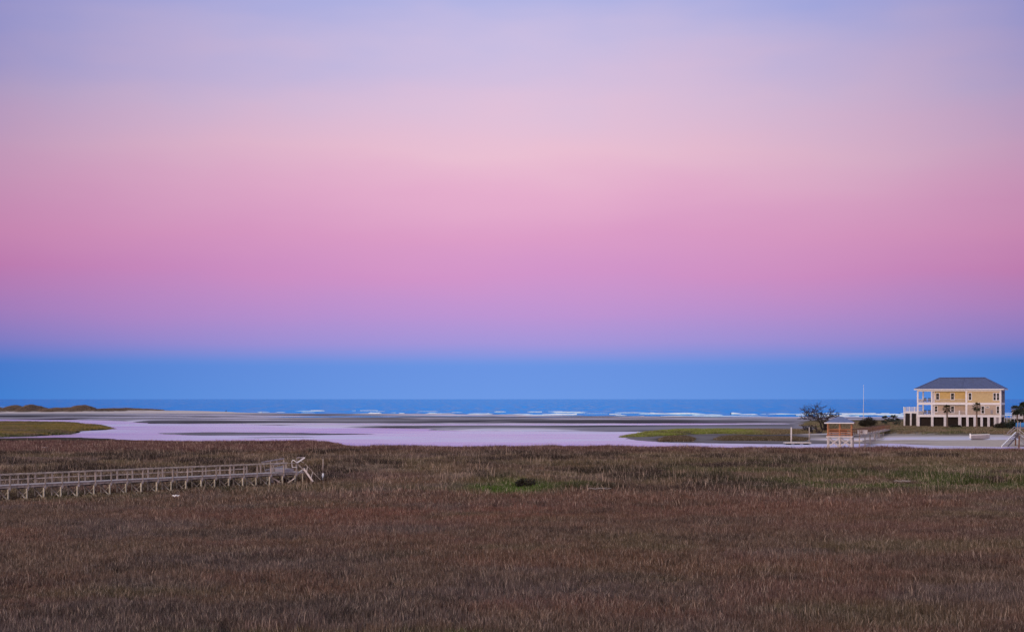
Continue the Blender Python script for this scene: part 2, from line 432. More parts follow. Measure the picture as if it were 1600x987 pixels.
verts = np.stack([GX, GY, GH], -1).reshape(-1, 3)
idx = np.arange(ny * nx).reshape(ny, nx)
quads = np.stack([idx[:-1, :-1], idx[:-1, 1:], idx[1:, 1:], idx[1:, :-1]], -1).reshape(-1, 4)
# leave out what lies well below the water and could never show
keep = (GH.reshape(-1)[quads].max(1) > -0.55)
quads = quads[keep]
me.vertices.add(len(verts)); me.vertices.foreach_set('co', verts.ravel())
me.loops.add(len(quads) * 4); me.loops.foreach_set('vertex_index', quads.ravel().astype(np.int32))
me.polygons.add(len(quads)); me.polygons.foreach_set('loop_start', (np.arange(len(quads)) * 4).astype(np.int32))
me.polygons.foreach_set('use_smooth', np.ones(len(quads), bool))
me.update(calc_edges=True); me.validate()
sand = np.array([0.22, 0.205, 0.255]); mud = np.array([0.060, 0.048, 0.042]); turf = np.array([0.095, 0.085, 0.055]); dune = np.array([0.085, 0.062, 0.045]); drysand = np.array([0.40, 0.335, 0.315])
soil = np.tile(sand, (ny, nx, 1)); wet = 0.55 - 1.3 * GH
def paint(c, m):
    global soil
    soil = soil * (1 - m[..., None]) + np.array(c) * m[..., None]
nb = fbm(GX / 5, GY / 5, 41)
DRY = sstep(545, 590, GY / K + 20 * (fbm(GX / 30, GY / 30, 43) - .5)) * sstep(-90, -150, GX)
paint((0.50, 0.43, 0.44), DRY)
wetband = sstep(0.50, 0.57, fbm(GX / 140, GY / 19, 45, 3))
paint((0.13, 0.11, 0.115), sstep(0, 4, GO['spit'][0]) * 0.7)
paint(drysand, sstep(0, 6, GO['sand'][0]))
paint(turf, sstep(-1, 2, GO['green'][0])); paint(mud, sstep(-2, 1, GO['m1'][0])); paint(mud, sstep(-2, 1, GO['m2'][0]))
paint(turf * 0.8, sstep(-2, 0.5, GO['isl'][0])); paint(mud, sstep(-3, 0, GO['marsh'][0]))
paint((0.11, 0.09, 0.06), sstep(2.5, 8, GO['land'][0] + 6 * (nb - .5)))
paint(dune, sstep(0.35, 1.0, GO['hum'] + 1.2 * (nb - 0.5)))
wet = np.where(GO['sand'][0] > 0, wet - 0.3, wet)
wet = np.where(GO['hum'] > 0.4, -0.6, wet); wet = np.where(GO['marsh'][0] > 0, 0.2, wet); wet = np.where(GO['land'][0] > 3, -0.6, wet)
wet = np.where(GO['beach'][0] > 0, wet + 0.7 * (wetband - .4), wet) - 0.9 * DRY
at1 = me.attributes.new('soil', 'FLOAT_COLOR', 'POINT'); at1.data.foreach_set('color', np.concatenate([soil, np.ones((ny, nx, 1))], -1).ravel().astype(np.float32))
at2 = me.attributes.new('wet', 'FLOAT', 'POINT'); at2.data.foreach_set('value', np.clip(wet, -1, 1).ravel().astype(np.float32))
film = (1 - 0.85 * wetband) * (1 - DRY) * np.clip(sstep(1.0, 0.3, GH) * (GO['beach'][0] > 0) + 0.5 * sstep(0.6, 0.1, GH) * (GO['sand'][0] > 0) + 0.8 * (GO['bar'][0] > 0) * 0.4, 0, 1)
film = np.where((GO['marsh'][0] > -1) | (GO['isl'][0] > -1) | (GO['green'][0] > -1), 0, film)
at3 = me.attributes.new('film', 'FLOAT', 'POINT'); at3.data.foreach_set('value', film.ravel().astype(np.float32))
me.materials.append(M['ground'])
struct(link('ground', me))

def bilerp(X, Y):
    fx = np.clip((X - xs[0]) / 2.0, 0, nx - 1.001); fy = np.clip((Y - ys[0]) / YS, 0, ny - 1.001)
    i = fx.astype(int); j = fy.astype(int); a = fx - i; b = fy - j
    return (GH[j, i] * (1 - a) + GH[j, i + 1] * a) * (1 - b) + (GH[j + 1, i] * (1 - a) + GH[j + 1, i + 1] * a) * b
def gz(x, y): return float(bilerp(np.array([x]), np.array([y]))[0])

# water
m = MB(); m.poly([(-900, 90 * K, 0), (900, 90 * K, 0), (900, 470 * K, 0), (-900, 470 * K, 0)])
struct(m.build('tidal_creek', M['creek']))
m = MB(); m.poly([(-60000, 470 * K, -0.03), (60000, 470 * K, -0.03), (60000, 90000, -0.03), (-60000, 90000, -0.03)])
struct(m.build('sea', M['sea']))

# breaking waves: crests of foam with an uneven top
fo = MB()
def breaker(px0, px1, py, h, frag=0.40, wid=5.0):
    h *= 0.7
    D = CAM_H * F / (py - CY); x0 = (px0 - CX) / F * D; x1 = (px1 - CX) / F * D
    n = max(4, int((x1 - x0) / 1.6)); s = random.random() * 100; prev = None
    for i in range(n + 1):
        x = x0 + (x1 - x0) * i / n; t = i / n
        e = min(1, t * 5, (1 - t) * 5) ** 0.6
        a = float(fbm(np.array([x / 5.0 + s]), np.array([s]), 3)[0]); g = float(fbm(np.array([x / 17.0 + s]), np.array([s * 2]), 7, 2)[0])
        hh = h * e * (0.35 + 1.1 * a); yy = D + 7 * (g - 0.5) * 2
        row = [(x, yy - wid * 0.6, -0.2), (x, yy - wid * 0.25 * a, hh * 0.75), (x, yy + 0.4, hh), (x, yy + wid * 0.8, -0.2)]
        if prev and g > frag:
            b = len(fo.v); fo.v += prev + row
            for k in range(3): fo.f.append((b + k, b + 4 + k, b + 5 + k, b + 1 + k))
        prev = row
for a in ((405, 428, 644.2, .35), (430, 446, 643.8, .25), (574, 597, 645.6, .9), (560, 640, 646.0, .4), (621, 636, 646.4, .7), (660, 712, 646.6, .7), (706, 737, 645.6, .6), (730, 770, 646.6, .6), (755, 850, 646.3, .95), (700, 900, 648, .35),
          (846, 965, 647.2, .8), (868, 894, 644, .7), (880, 940, 645.5, .35), (936, 962, 647, .6), (998, 1102, 646.3, .75), (1004, 1060, 648.4, .5), (1080, 1130, 648, .5), (1104, 1160, 646.2, .9), (1158, 1184, 647.4, .5), (1188, 1262, 648.4, .6), (1200, 1240, 646.5, .35),
          (1262, 1330, 649, .5), (1300, 1420, 647.4, .7), (1330, 1440, 650, .5), (1250, 1440, 645.5, .3), (960, 1200, 650, .25), (480, 620, 647, .22), (1440, 1800, 648, .6), (-300, 10, 634.9, .3), (1560, 1700, 645, .3)):
    breaker(*a)
for _k in range(46):
    _x = random.uniform(400, 1420); breaker(_x, _x + random.uniform(14, 60), float(np.interp(_x, [q[0] for q in shore], [q[1] for q in shore])) - random.uniform(1.0, 6.0), random.uniform(.12, .34), frag=.42, wid=3.0)
stuff(tag(fo.build('breaking_surf', M['foam'], smooth=True), 'white broken lines of surf rolling onto the beach', 'surf'))

# ------------------------------------------------------------------ marsh grass
def grass_mat():
    k = NT('marsh_grass_blade')
    ti = k.n('ShaderNodeAttribute', attribute_name='tint', attribute_type='INSTANCER'); to = k.n('ShaderNodeAttribute', attribute_name='tone')
    mr = k.n('ShaderNodeMapRange'); mr.inputs['To Min'].default_value = 0.28; mr.inputs['To Max'].default_value = 1.6
    k.l(to.outputs['Fac'], mr.inputs['Value'])
    vm = k.n('ShaderNodeVectorMath', operation='SCALE'); k.l(ti.outputs['Color'], vm.inputs[0]); k.l(mr.outputs[0], vm.inputs['Scale'])
    # dead straw stalks among the living blades
    st = k.n('ShaderNodeMapRange'); st.inputs['From Min'].default_value = 0.88; st.inputs['From Max'].default_value = 0.89
    k.l(to.outputs['Fac'], st.inputs['Value'])
    mx = k.n('ShaderNodeMix', data_type='RGBA'); mx.inputs['B'].default_value = (0.58, 0.45, 0.34, 1)
    mf = k.n('ShaderNodeMath', operation='MULTIPLY'); mf.inputs[1].default_value = 0.7; k.l(st.outputs[0], mf.inputs[0])
    k.l(mf.outputs[0], mx.inputs['Factor']); k.l(vm.outputs[0], mx.inputs['A'])
    k.l(mx.outputs['Result'], k.b.inputs['Base Color'])
    k.b.inputs['Roughness'].default_value = 0.75; k.b.inputs['Specular IOR Level'].default_value = 0.15
    return k.m
M['grass'] = grass_mat()
clumps = bpy.data.collections.new('grass_clumps')        # never linked to the scene: only instanced
def make_clump(i, n, rad, wid, hgt, straw=False):
    v = []; f = []; tone = []
    for k in range(n):
        r = rad * math.sqrt(random.random()); t = random.random() * 6.283; x, y = r * math.cos(t), r * math.sin(t)
        h = hgt * random.uniform(0.55, 1.15); w = wid * random.uniform(0.6, 1.3); a = random.random() * 6.283
        lx, ly = math.cos(a), math.sin(a); b2 = a + random.uniform(-1.2, 1.2); ln = h * random.uniform(0.08, 0.5)
        dx, dy = math.cos(b2) * ln, math.sin(b2) * ln; px_, py_ = -ly * w / 2, lx * w / 2
        tn = random.random() if not straw else random.uniform(.8, 1); b = len(v)
        v += [(x - px_, y - py_, -0.05), (x + px_, y + py_, -0.05), (x + dx * .3 - px_ * .8, y + dy * .3 - py_ * .8, h * .6), (x + dx * .3 + px_ * .8, y + dy * .3 + py_ * .8, h * .6), (x + dx, y + dy, h)]
        f += [(b, b + 1, b + 3, b + 2), (b + 2, b + 3, b + 4)]; tone += [tn, tn]
    me = bpy.data.meshes.new('grass_clump'); me.from_pydata(v, [], f); me.update()
    at_ = me.attributes.new('tone', 'FLOAT', 'FACE'); at_.data.foreach_set('value', tone)
    me.materials.append(M['grass'])
    o = bpy.data.objects.new('grass_clump_%02d' % i, me); clumps.objects.link(o)
for i in range(5): make_clump(i, 200, 0.62, 0.0155, 0.33)
for i in range(5, 8): make_clump(i, 110, 0.85, 0.034, 0.46)
make_clump(8, 20, 0.7, 0.017, 0.43, True); make_clump(9, 14, 0.9, 0.04, 0.68, True)

def gn_grass(name, P, rot, scl, var, tint):
    me = bpy.data.meshes.new(name); me.vertices.add(len(P)); me.vertices.foreach_set('co', P.astype(np.float32).ravel())
    for nm, ty, dt, key in (('rot', 'FLOAT_VECTOR', rot, 'vector'), ('scl', 'FLOAT_VECTOR', scl, 'vector'), ('tint', 'FLOAT_COLOR', tint, 'color')):
        me.attributes.new(nm, ty, 'POINT').data.foreach_set(key, dt.astype(np.float32).ravel())
    me.attributes.new('var', 'INT', 'POINT').data.foreach_set('value', var.astype(np.int32))
    me.materials.append(M['grass'])
    o = link(name, me)
    ng = bpy.data.node_groups.new(name + '_scatter', 'GeometryNodeTree')
    ng.interface.new_socket('Geometry', in_out='INPUT', socket_type='NodeSocketGeometry')
    ng.interface.new_socket('Geometry', in_out='OUTPUT', socket_type='NodeSocketGeometry')
    gi = ng.nodes.new('NodeGroupInput'); go = ng.nodes.new('NodeGroupOutput')
    ci = ng.nodes.new('GeometryNodeCollectionInfo'); ci.inputs['Collection'].default_value = clumps
    ci.inputs['Separate Children'].default_value = True; ci.inputs['Reset Children'].default_value = True
    ip = ng.nodes.new('GeometryNodeInstanceOnPoints'); ip.inputs['Pick Instance'].default_value = True
    def na(nm, ty):
        a = ng.nodes.new('GeometryNodeInputNamedAttribute'); a.data_type = ty; a.inputs['Name'].default_value = nm
        return a.outputs['Attribute']
    L = ng.links
    L.new(gi.outputs[0], ip.inputs['Points']); L.new(ci.outputs[0], ip.inputs['Instance'])
    L.new(na('var', 'INT'), ip.inputs['Instance Index']); L.new(na('rot', 'FLOAT_VECTOR'), ip.inputs['Rotation']); L.new(na('scl', 'FLOAT_VECTOR'), ip.inputs['Scale'])
    L.new(ip.outputs[0], go.inputs[0])
    md = o.modifiers.new('scatter', 'NODES'); md.node_group = ng
    return o
def scatter(name, label, n, sampler, tintf, hscale, cat='grass'):
    X, Y = sampler(n)
    Z = bilerp(X, Y); n = len(X)
    D = Y
    rot = np.zeros((n, 3)); rot[:, 2] = rng.random(n) * 6.283; rot[:, :2] = (rng.random((n, 2)) - 0.5) * 0.2
    hs = hscale(X, Y); s = np.stack([np.ones(n), np.ones(n), hs], -1) * (0.85 + 0.3 * rng.random(n))[:, None]
    var = np.where(D / K > 85 + 20 * (rng.random(n) - .5), rng.integers(5, 8, n), rng.integers(0, 5, n))
    if name == 'marsh_grass':
        st_ = rng.random(n) < 0.05 + 0.12 * sstep(.5, .65, fbm(X / 6, Y / 6, 121)); var = np.where(st_, np.where(D / K > 85, 9, 8), var)
        wnd = fbm(X / 4, Y / 4, 123) - .5; rot[:, 0] += wnd * 0.7; rot[:, 1] += (fbm(X / 4, Y / 4, 127) - .5) * 0.7; s *= (0.8 + 0.4 * rng.random(n))[:, None]
    o = gn_grass(name, np.stack([X, Y, Z], -1), rot, s, var, np.concatenate([tintf(X, Y), np.ones((n, 1))], -1))
    stuff(tag(o, label, cat))
    return o

C = {k: np.array(v) for k, v in dict(brown=(0.225, 0.150, 0.105), red=(0.27, 0.132, 0.092), olive=(0.190, 0.155, 0.078), mauve=(0.205, 0.152, 0.132), dark=(0.125, 0.090, 0.070), green=(0.11, 0.18, 0.030), dgreen=(0.095, 0.125, 0.036), maroon=(0.18, 0.085, 0.075)).items()}
def mixc(base, c, m): return base * (1 - m[:, None]) + c * m[:, None]
def ell(px, py, cx, cy, rx, ry): return np.exp(-(((px - cx) / rx) ** 2 + ((py - cy) / ry) ** 2) ** 1.5)
def shaded_tussock(X, Y, py): return sstep(0.585, 0.64, fbm(X / 8, Y / 9, 111)) * sstep(775, 760, py) * sstep(703, 708, py)     # tall tussocks, the shade of their fronts painted into the tint
def wrack(X, Y, py): return sstep(0.62, 0.68, fbm(X / 10, Y / 7, 131)) * sstep(775, 765, py) * sstep(703, 707, py)     # straw laid flat by the tide
def marsh_tint(X, Y):
    t = np.tile(C['brown'], (len(X), 1))
    py = CY + F * (CAM_H - 0.4) / Y; px = CX + F * X / Y
    t = mixc(t, C['mauve'], sstep(0.45, 0.65, fbm(X / 9, Y / 7, 51)) * 0.8)
    t = mixc(t, C['olive'], sstep(0.50, 0.68, fbm(X / 13, Y / 11, 55)) * 0.6)
    far = sstep(762, 735, py)
    t = mixc(t, C['olive'], far * sstep(0.35, 0.6, fbm(X / 24, Y / 14, 57)) * 0.75)
    t = mixc(t, C['red'], sstep(0.50, 0.66, fbm(X / 12, Y / 9, 61)) * 0.5 * (1 - far * 0.6))
    t = mixc(t, C['red'], ell(px, py, 640, 800, 420, 22) * sstep(0.3, 0.55, fbm(X / 9, Y / 5, 63)))
    t = mixc(t, C['red'], ell(px, py, 1120, 785, 260, 14) * 0.5)
    t = mixc(t, C['maroon'], sstep(713, 703, py) * 0.9)
    t = mixc(t, C['dark'], sstep(0.56, 0.72, fbm(X / 10, Y / 4, 67)) * 0.6)
    t = mixc(t, C['dark'] * 0.55, shaded_tussock(X, Y, py) * 0.9)  # shaded fronts of the tall tussocks, as a darker tint
    b = fbm(X / 5, Y / 4, 69)
    t = mixc(t, C['green'], np.clip(ell(px, py, 798, 761, 72, 10) * 1.4, 0, 1) * sstep(0.15, 0.40, b))
    t = mixc(t, C['dgreen'], np.clip(ell(px, py, 890, 760, 60, 5), 0, 1) * 0.7 * sstep(0.3, 0.5, b))
    t = mixc(t, C['green'] * 0.75, np.clip(ell(px, py, 1400, 755, 230, 13), 0, 1) * sstep(0.30, 0.55, b) * 0.8)
    t = mixc(t, C['dgreen'], np.clip(ell(px, py, 1570, 754, 160, 15), 0, 1) * sstep(0.25, 0.5, b) * 0.8)
    t = mixc(t, C['dgreen'], np.clip(ell(px, py, 1330, 737, 380, 16), 0, 1) * sstep(0.36, 0.6, b) * 0.6)
    t = mixc(t, C['green'] * .8, np.clip(ell(px, py, 720, 984, 110, 6), 0, 1) * sstep(0.4, 0.6, b) * 0.8)
    t = mixc(t, C['dgreen'], np.clip(ell(px, py, 400, 980, 150, 9), 0, 1) * sstep(0.4, 0.6, b) * 0.6)
    t = mixc(t, C['dgreen'], np.clip(ell(px, py, 130, 768, 300, 14), 0, 1) * sstep(0.35, 0.6, b) * 0.4)
    wr = wrack(X, Y, py); t = mixc(t, np.array((0.34, 0.26, 0.19)), wr * 0.7)
    return t * (0.76 + 0.3 * rng.random(len(X)))[:, None]
A_ = Vector((-784.4 / F * 83.8 * K, 83.8 * K)); bwd = (Vector((-337.0 / F * 99.2 * K, 99.2 * K)) - A_).normalized()
def marsh_h(X, Y):
    py = CY + F * (CAM_H - 0.4) / Y; px = CX + F * X / Y
    h = 0.70 + 0.65 * fbm(X / 7, Y / 5, 71)
    h += 0.45 * sstep(0.55, 0.66, fbm(X / 16, Y / 6, 75)) * sstep(775, 745, py)        # ranker tussocks on the far creek edges
    h += 0.55 * shaded_tussock(X, Y, py)
    h *= 1 - 0.5 * wrack(X, Y, py)
    h *= 1 - 0.45 * np.clip(ell(px, py, 795, 762, 62, 7) + ell(px, py, 1400, 757, 210, 9), 0, 1)
    u = (X - A_.x) * bwd.x + (Y - A_.y) * bwd.y; v = -(X - A_.x) * bwd.y + (Y - A_.y) * bwd.x
    h *= 1 - 0.55 * sstep(-4.5, -1.5, v) * sstep(3.5, 1.5, v) * sstep(30, 27, u)          # grass stays thin under the boardwalk
    return h
def marsh_sampler(n):
    Y = np.sqrt(rng.random(n) * (196 ** 2 - 26 ** 2) + 26 ** 2) * K; X = (rng.random(n) * 2 - 1) * (0.5 * 1.2 * Y / K + 5)
    dens = np.interp(Y / K, [26, 60, 110, 200], [1.0, 0.85, 0.6, 0.5])
    d = sdist(P_marsh, X, Y)
    gap = fbm(X / 9, Y / 3.2, 81)
    py = CY + F * CAM_H / Y
    bare = (gap > 0.66) & (py < 775) & (py > 705)
    k = (rng.random(n) < dens) & (d > 0.4) & ~bare
    # trodden and shaded gap right under the boardwalk
    return X[k], Y[k]
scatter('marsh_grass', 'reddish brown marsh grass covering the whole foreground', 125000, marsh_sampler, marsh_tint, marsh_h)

def poly_sampler(poly, margin=0.5):
    def f(n):
        p = np.array(poly); lo = np.maximum(p.min(0), (-330, 100 * K)); hi = np.minimum(p.max(0), (330, 700 * K))
        X = lo[0] + rng.random(n) * (hi[0] - lo[0]); Y = lo[1] + rng.random(n) * (hi[1] - lo[1])
        k = (sdist(poly, X, Y) > margin) & (np.abs(X) < 0.62 * Y / K + 10)
        return X[k], Y[k]
    return f
def isl_tint(X, Y):
    t = np.tile(np.array((0.29, 0.22, 0.05)), (len(X), 1))
    t = mixc(t, C['dgreen'], sstep(0.45, 0.6, fbm(X / 14, Y / 9, 83)) * 0.8); t = mixc(t, C['brown'], sstep(0.5, 0.65, fbm(X / 14, Y / 7, 85)) * 0.8)
    return t * (0.85 + 0.3 * rng.random(len(X)))[:, None]
scatter('island_grass', 'olive green grass on the low islet at left edge of creek', 26000, poly_sampler(P_isl, 1.5), isl_tint, lambda X, Y: 0.8 + 0.3 * rng.random(len(X)))
def spit_tint(X, Y):
    t = np.tile(np.array((0.27, 0.33, 0.055)), (len(X), 1)); t = mixc(t, C['olive'], sstep(0.5, 0.65, fbm(X / 9, Y / 6, 87)) * 0.5)
    t = mixc(t, C['brown'], sstep(55, 62, X) * 0.8)
    return t * (0.85 + 0.3 * rng.random(len(X)))[:, None]
def spit_sampler(n):
    X, Y = poly_sampler(P_green, 0.6)(n); k = fbm(X / 9, Y / 6, 89) < 0.62; return X[k], Y[k]
scatter('spit_grass', 'bright green grass on the low spit beside the creek mouth', 9000, spit_sampler, spit_tint, lambda X, Y: 0.75 + 0.35 * rng.random(len(X)))
def mound_sampler(n):
    a, b = poly_sampler(P_m1, 0.2)(n // 3); c, d = poly_sampler(P_m2, 0.2)(n); return np.concatenate([a, c]), np.concatenate([b, d])
scatter('mound_grass', 'dark brown grass on small mud mounds in front of the spit', 2600, mound_sampler, lambda X, Y: np.tile(np.array((0.13, 0.10, 0.055)), (len(X), 1)) * (0.8 + 0.4 * rng.random((len(X), 1))), lambda X, Y: 0.7 + 0.3 * rng.random(len(X)))
def bank_sampler(n):
    X = 70 + rng.random(n) * 190; Y = (200 + rng.random(n) * 140) * K
    d = sdist(P_land, X, Y); k = (d > 3 + 6 * fbm(X / 8, Y / 8, 91)) & (Y < 320 * K); return X[k], Y[k]
scatter('bank_grass', 'dry brown green grass on the bank below the house', 30000, bank_sampler, lambda X, Y: mixc(np.tile(np.array((0.24, 0.185, 0.11)), (len(X), 1)), C['dgreen'], sstep(0.5, 0.65, fbm(X / 7, Y / 6, 93)) * 0.7) * (0.8 + 0.4 * rng.random((len(X), 1))), lambda X, Y: 0.45 + 0.4 * fbm(X / 5, Y / 5, 95))
def dune_sampler(n):
    X = -420 + rng.random(n) * 260; Y = (560 + rng.random(n) * 110) * K
    _, o = ground_height(X, Y); k = o['hum'] > 0.7 + 0.8 * (fbm(X / 5, Y / 5, 97) - 0.3); return X[k], Y[k]
scatter('dune_grass', 'dark brown scrub covering the dunes at far left', 40000, dune_sampler, lambda X, Y: np.tile(np.array((0.24, 0.175, 0.125)), (len(X), 1)) * (0.7 + 0.6 * fbm(X / 6, Y / 6, 99))[:, None], lambda X, Y: 0.7 + 0.7 * fbm(X / 5, Y / 5, 101))

# ------------------------------------------------------------------ boardwalk at the left
DECK = 1.40
A = Vector((-784.4 / F * 83.8 * K, 83.8 * K, 0)); B = Vector((-337.0 / F * 99.2 * K, 99.2 * K, 0))
bw_rot = math.atan2(B.y - A.y, B.x - A.x); S = (B - A).length / 19; WID = 1.42
bw = thing('boardwalk', 'long weathered wooden boardwalk on piles crossing the marsh at left', 'boardwalk', A, bw_rot)
I0, I1 = -7, 19
zb = -0.25
post_me = MB().box(-.05, .05, -.05, .05, 0, DECK + 0.90 - (DECK - .32)).mesh('post', M['wood'])
pile_me = MB().tube([(0, 0, zb), (0, 0, DECK - .3)], [.085, .075], 8).mesh('pile', M['pile'])
br = []
for sgn in (1, -1):
    a, b = (0.02, WID - .02) if sgn > 0 else (WID - .02, 0.02)
    br.append(MB().beam((0.09 * sgn, a, DECK - .38), (0.09 * sgn, b, 0.15), .045, .12, up=(1, 0, 0)).mesh('brace', M['pile']))
cap_me = MB().box(-.06, .06, -.15, WID + .15, DECK - .34, DECK - .17).mesh('cross_beam', M['deckwood'])
for i in range(I0, I1 + 1):
    x = i * S + random.uniform(-.04, .04)
    for y in (-.06, WID + .06):
        o = link('post', post_me, bw, (x, y, DECK - .32)); o.rotation_euler = (random.uniform(-.012, .012), random.uniform(-.012, .012), random.uniform(-.2, .2))
    xp = x - .06
    for y in (0.06, WID - .06): link('pile', pile_me, bw, (xp - random.uniform(0, .05), y, 0))
    link('cross_beam', cap_me, bw, (xp, 0, 0))
    for b in br: link('brace', b, bw, (xp, 0, random.uniform(-.04, .04)))
X0, X1 = I0 * S - .3, I1 * S + .1
for y in (-.03, WID + .03):
    MB().beam((X0, y, DECK - .10), (X1, y, DECK - .10), .06, .19).build('edge_joist', M['wood'], bw)
    MB().beam((X0, y - .03, DECK + .90), (X1, y - .03, DECK + .90), .15, .045).build('top_rail', M['wood'], bw)
for y in (WID + .0, ):
    for i in range(I0, I1 - 3):
        MB().beam((i * S, y, DECK + .45 + random.uniform(-.03, .03)), ((i + 1) * S, y, DECK + .45 + random.uniform(-.03, .03)), .04, .09).build('mid_rail', M['wood'], bw)
dk = MB(); x = X0
while x < X1 - .14:
    dk.box(x, x + .135, -.1, WID + .1, DECK + random.uniform(-.004, .004), DECK + .038 + random.uniform(-.004, .004)); x += .145
stuff(dk.build('deck_board', M['deckwood'], bw))
# end platform, pipe handrail, stairs (world pixels -> boardwalk frame)
inv = Matrix.Rotation(-bw_rot, 4, 'Z')
def L(px, py, Y): return inv @ (at(px, py, 99.2 * K + Y - 99.2) - A)
XE = I1 * S
pf = MB()
pf.box(XE - 1.5, XE - .1, .25, WID + .9, DECK + .06, DECK + .36); pf.build('step_platform', M['grey'], bw)
MB().box(XE - 1.7, XE + .9, WID + .12, WID + 1.2, DECK - .12, DECK + .03).build('landing', M['deckwood'], bw)
MB().box(XE + .12, XE + .9, -.1, WID + .1, DECK - .1, DECK + .035).build('landing', M['deckwood'], bw)
for (x, y) in ((XE + .8, 0.0), (XE + .8, WID), (XE - 1.5, WID + 1.1), (XE + .8, WID + 1.1)):
    MB().tube([(x, y, zb), (x, y, DECK - .12)], [.08, .075], 8).build('pile', M['pile'], bw)
def pix_pts(l, Y): return [L(a, b, Y) for a, b in l]
MB().tube(pix_pts([(464, 729.8), (456.5, 729.5), (456, 721), (456.6, 719.3), (458.2, 718.3), (460, 719.4), (464.2, 722.6)], 98.8), [.035] * 7, 8).build('pipe_handrail', M['white'], bw, smooth=True)
MB().beam(L(463.5, 723, 99.4), L(476.3, 714.4, 99.8), .06, .12).build('raised_rail', M['white'], bw)
MB().beam(L(464, 714.6, 100.2), L(476, 714.3, 100.2), .05, .07).build('frame_bar', M['deckwood'], bw)
MB().beam(L(464, 714.6, 100.2), L(464, 736, 100.2), .07, .07, up=(1, 0, 0)).build('frame_post', M['wood'], bw)
MB().beam(L(470, 720, 100.2), L(474.8, 722.5, 100.2), .05, .08).build('frame_bar', M['wood'], bw)
MB().beam(L(463.2, 723, 99.2), L(475.5, 735, 99.6), .06, .12).build('side_rail', M['wood'], bw)
MB().beam(L(464.5, 739.8, 99.2), L(476, 731.6, 100.6), .06, .14).build('landing_edge', M['pale'], bw)
MB().beam(L(471, 735.5, 100.2), L(475.5, 731, 100.2), .06, .12).build('landing_edge', M['pale'], bw)
for Y in (99.3, 100.6):
    MB().beam(L(475, 732.5, Y), L(489, 752, Y), .05, .16).build('stair_stringer', M['pale'], bw)
    MB().beam(L(476.5, 724, Y), L(501, 749.5, Y), .05, .05).build('stair_handrail', M['wood'], bw)
    for t in (.16, .5):
        MB().beam(L(476.5 + 24.5 * t, 724 + 25.5 * t, Y), L(476.5 + 20 * t - 1, 736 + 24 * t, Y), .05, .05, up=(0, 1, 0)).build('stair_post', M['pale'], bw)
for k in range(7):
    t = (k + .5) / 7; a = L(475.5 + 13 * t, 733 + 19 * t, 99.3); b = L(475.5 + 13 * t, 733 + 19 * t, 100.6)
    MB().beam(a, b, .24, .04).build('stair_tread', M['deckwood'], bw)
MB().beam(L(425, 745.5, 98.4), L(425, 754, 98.4), .08, .08, up=(1, 0, 0)).build('brace_post', M['pale'], bw)
MB().beam(L(425, 745.5, 98.2), L(439, 754, 98.2), .05, .13).build('cross_brace', M['pale'], bw)
MB().beam(L(449, 754, 98.8), L(460, 747.2, 98.8), .05, .11).build('cross_brace', M['pale'], bw)

# hinged gangway parked beyond the far rail, its outer end lifted
gw = thing('raised_gangway', 'grey wooden gangway with lifted end behind the boardwalk railing', 'gangway', A, bw_rot)
Yg = 100.3
for dy in (0, 1.0):
    MB().beam(L(409, 722, Yg + dy - 1.3), L(443.5, 715.8, Yg + dy + 1.1), .07, .12).build('top_rail', M['deckwood'], gw)
    MB().beam(L(414, 734.5, Yg + dy - 1.3), L(444.5, 728, Yg + dy + 1.1), .06, .16).build('side_beam', M['deckwood'], gw)
    MB().beam(L(426, 726, Yg + dy - .2), L(444.5, 722.2, Yg + dy + 1.1), .05, .12).build('mid_rail', M['deckwood'], gw)
    for q in (0, .33, .66, 1):
        a = L(412 + 31 * q, 722 - 6 * q, Yg + dy - 1.2 + 2.3 * q); b = L(414 + 30 * q, 735 - 6.5 * q, Yg + dy - 1.2 + 2.3 * q)
        MB().beam(a, b, .06, .06, up=(0, 1, 0)).build('post', M['wood'], gw)
for k in range(16):
    q = (k + .5) / 16
    MB().beam(L(415 + 29 * q, 733.2 - 6.3 * q, Yg - 1.2 + 2.3 * q), L(415 + 29 * q, 733.2 - 6.3 * q, Yg - .2 + 2.3 * q), .12, .035).build('plank', M['deckwood'], gw)
for px in (421, 440):
    MB().beam(L(px, 732, Yg), L(px, 752, Yg), .1, .1, up=(1, 0, 0)).build('support', M['pile'], gw)

pp = gp(504.5, 748, 0.6)
pm = thing('marker_pole', 'thin pale pole in a white sleeve beside the boardwalk stairs', 'pole', (pp.x, pp.y, gz(pp.x, pp.y)))
MB().tube([(0, 0, -.4), (0, 0, 1.05)], [.095, .095], 10).build('sleeve', M['white'], pm, smooth=True)
MB().tube([(0, 0, 1.0), (.02, 0, 2.5)], [.038, .035], 8).build('shaft', M['wood'], pm, smooth=True)

def plank_debris(px, py, z, ln, label, rz, name='driftwood', m_='drift', lift=.45, th=.16):
    p = gp(px, py, z); o = thing(name, label, 'driftwood', (p.x, p.y, gz(p.x, p.y) + lift), rz)
    n = 6; pts = [(-ln / 2 + ln * i / n, .06 * math.sin(i * 1.7), .05 * math.sin(i * 2.3)) for i in range(n + 1)]
    MB().tube(pts, [th * (.5 + .5 * math.sin(math.pi * (i + .6) / (n + 1.2))) for i in range(n + 1)], 7).build('log', M[m_], o)
    MB().tube([pts[4], (pts[4][0] + ln * .2, .15, ln * .07)], [th * .45, th * .15], 6).build('branch_stub', M[m_], o)
plank_debris(274.5, 772.5, .75, .55, 'small white scrap of wood in grass below the boardwalk', .2, lift=.55, th=.07, m_='white')
plank_debris(69, 698.3, .6, 1.0, 'small pale log in the marsh behind the boardwalk, near left edge', 0, lift=.35, th=.14, m_='shell')
plank_debris(936, 761.5, .7, 2.2, 'thin grey stick of driftwood lying right of the green grass patch', .15, lift=.5, th=.06)
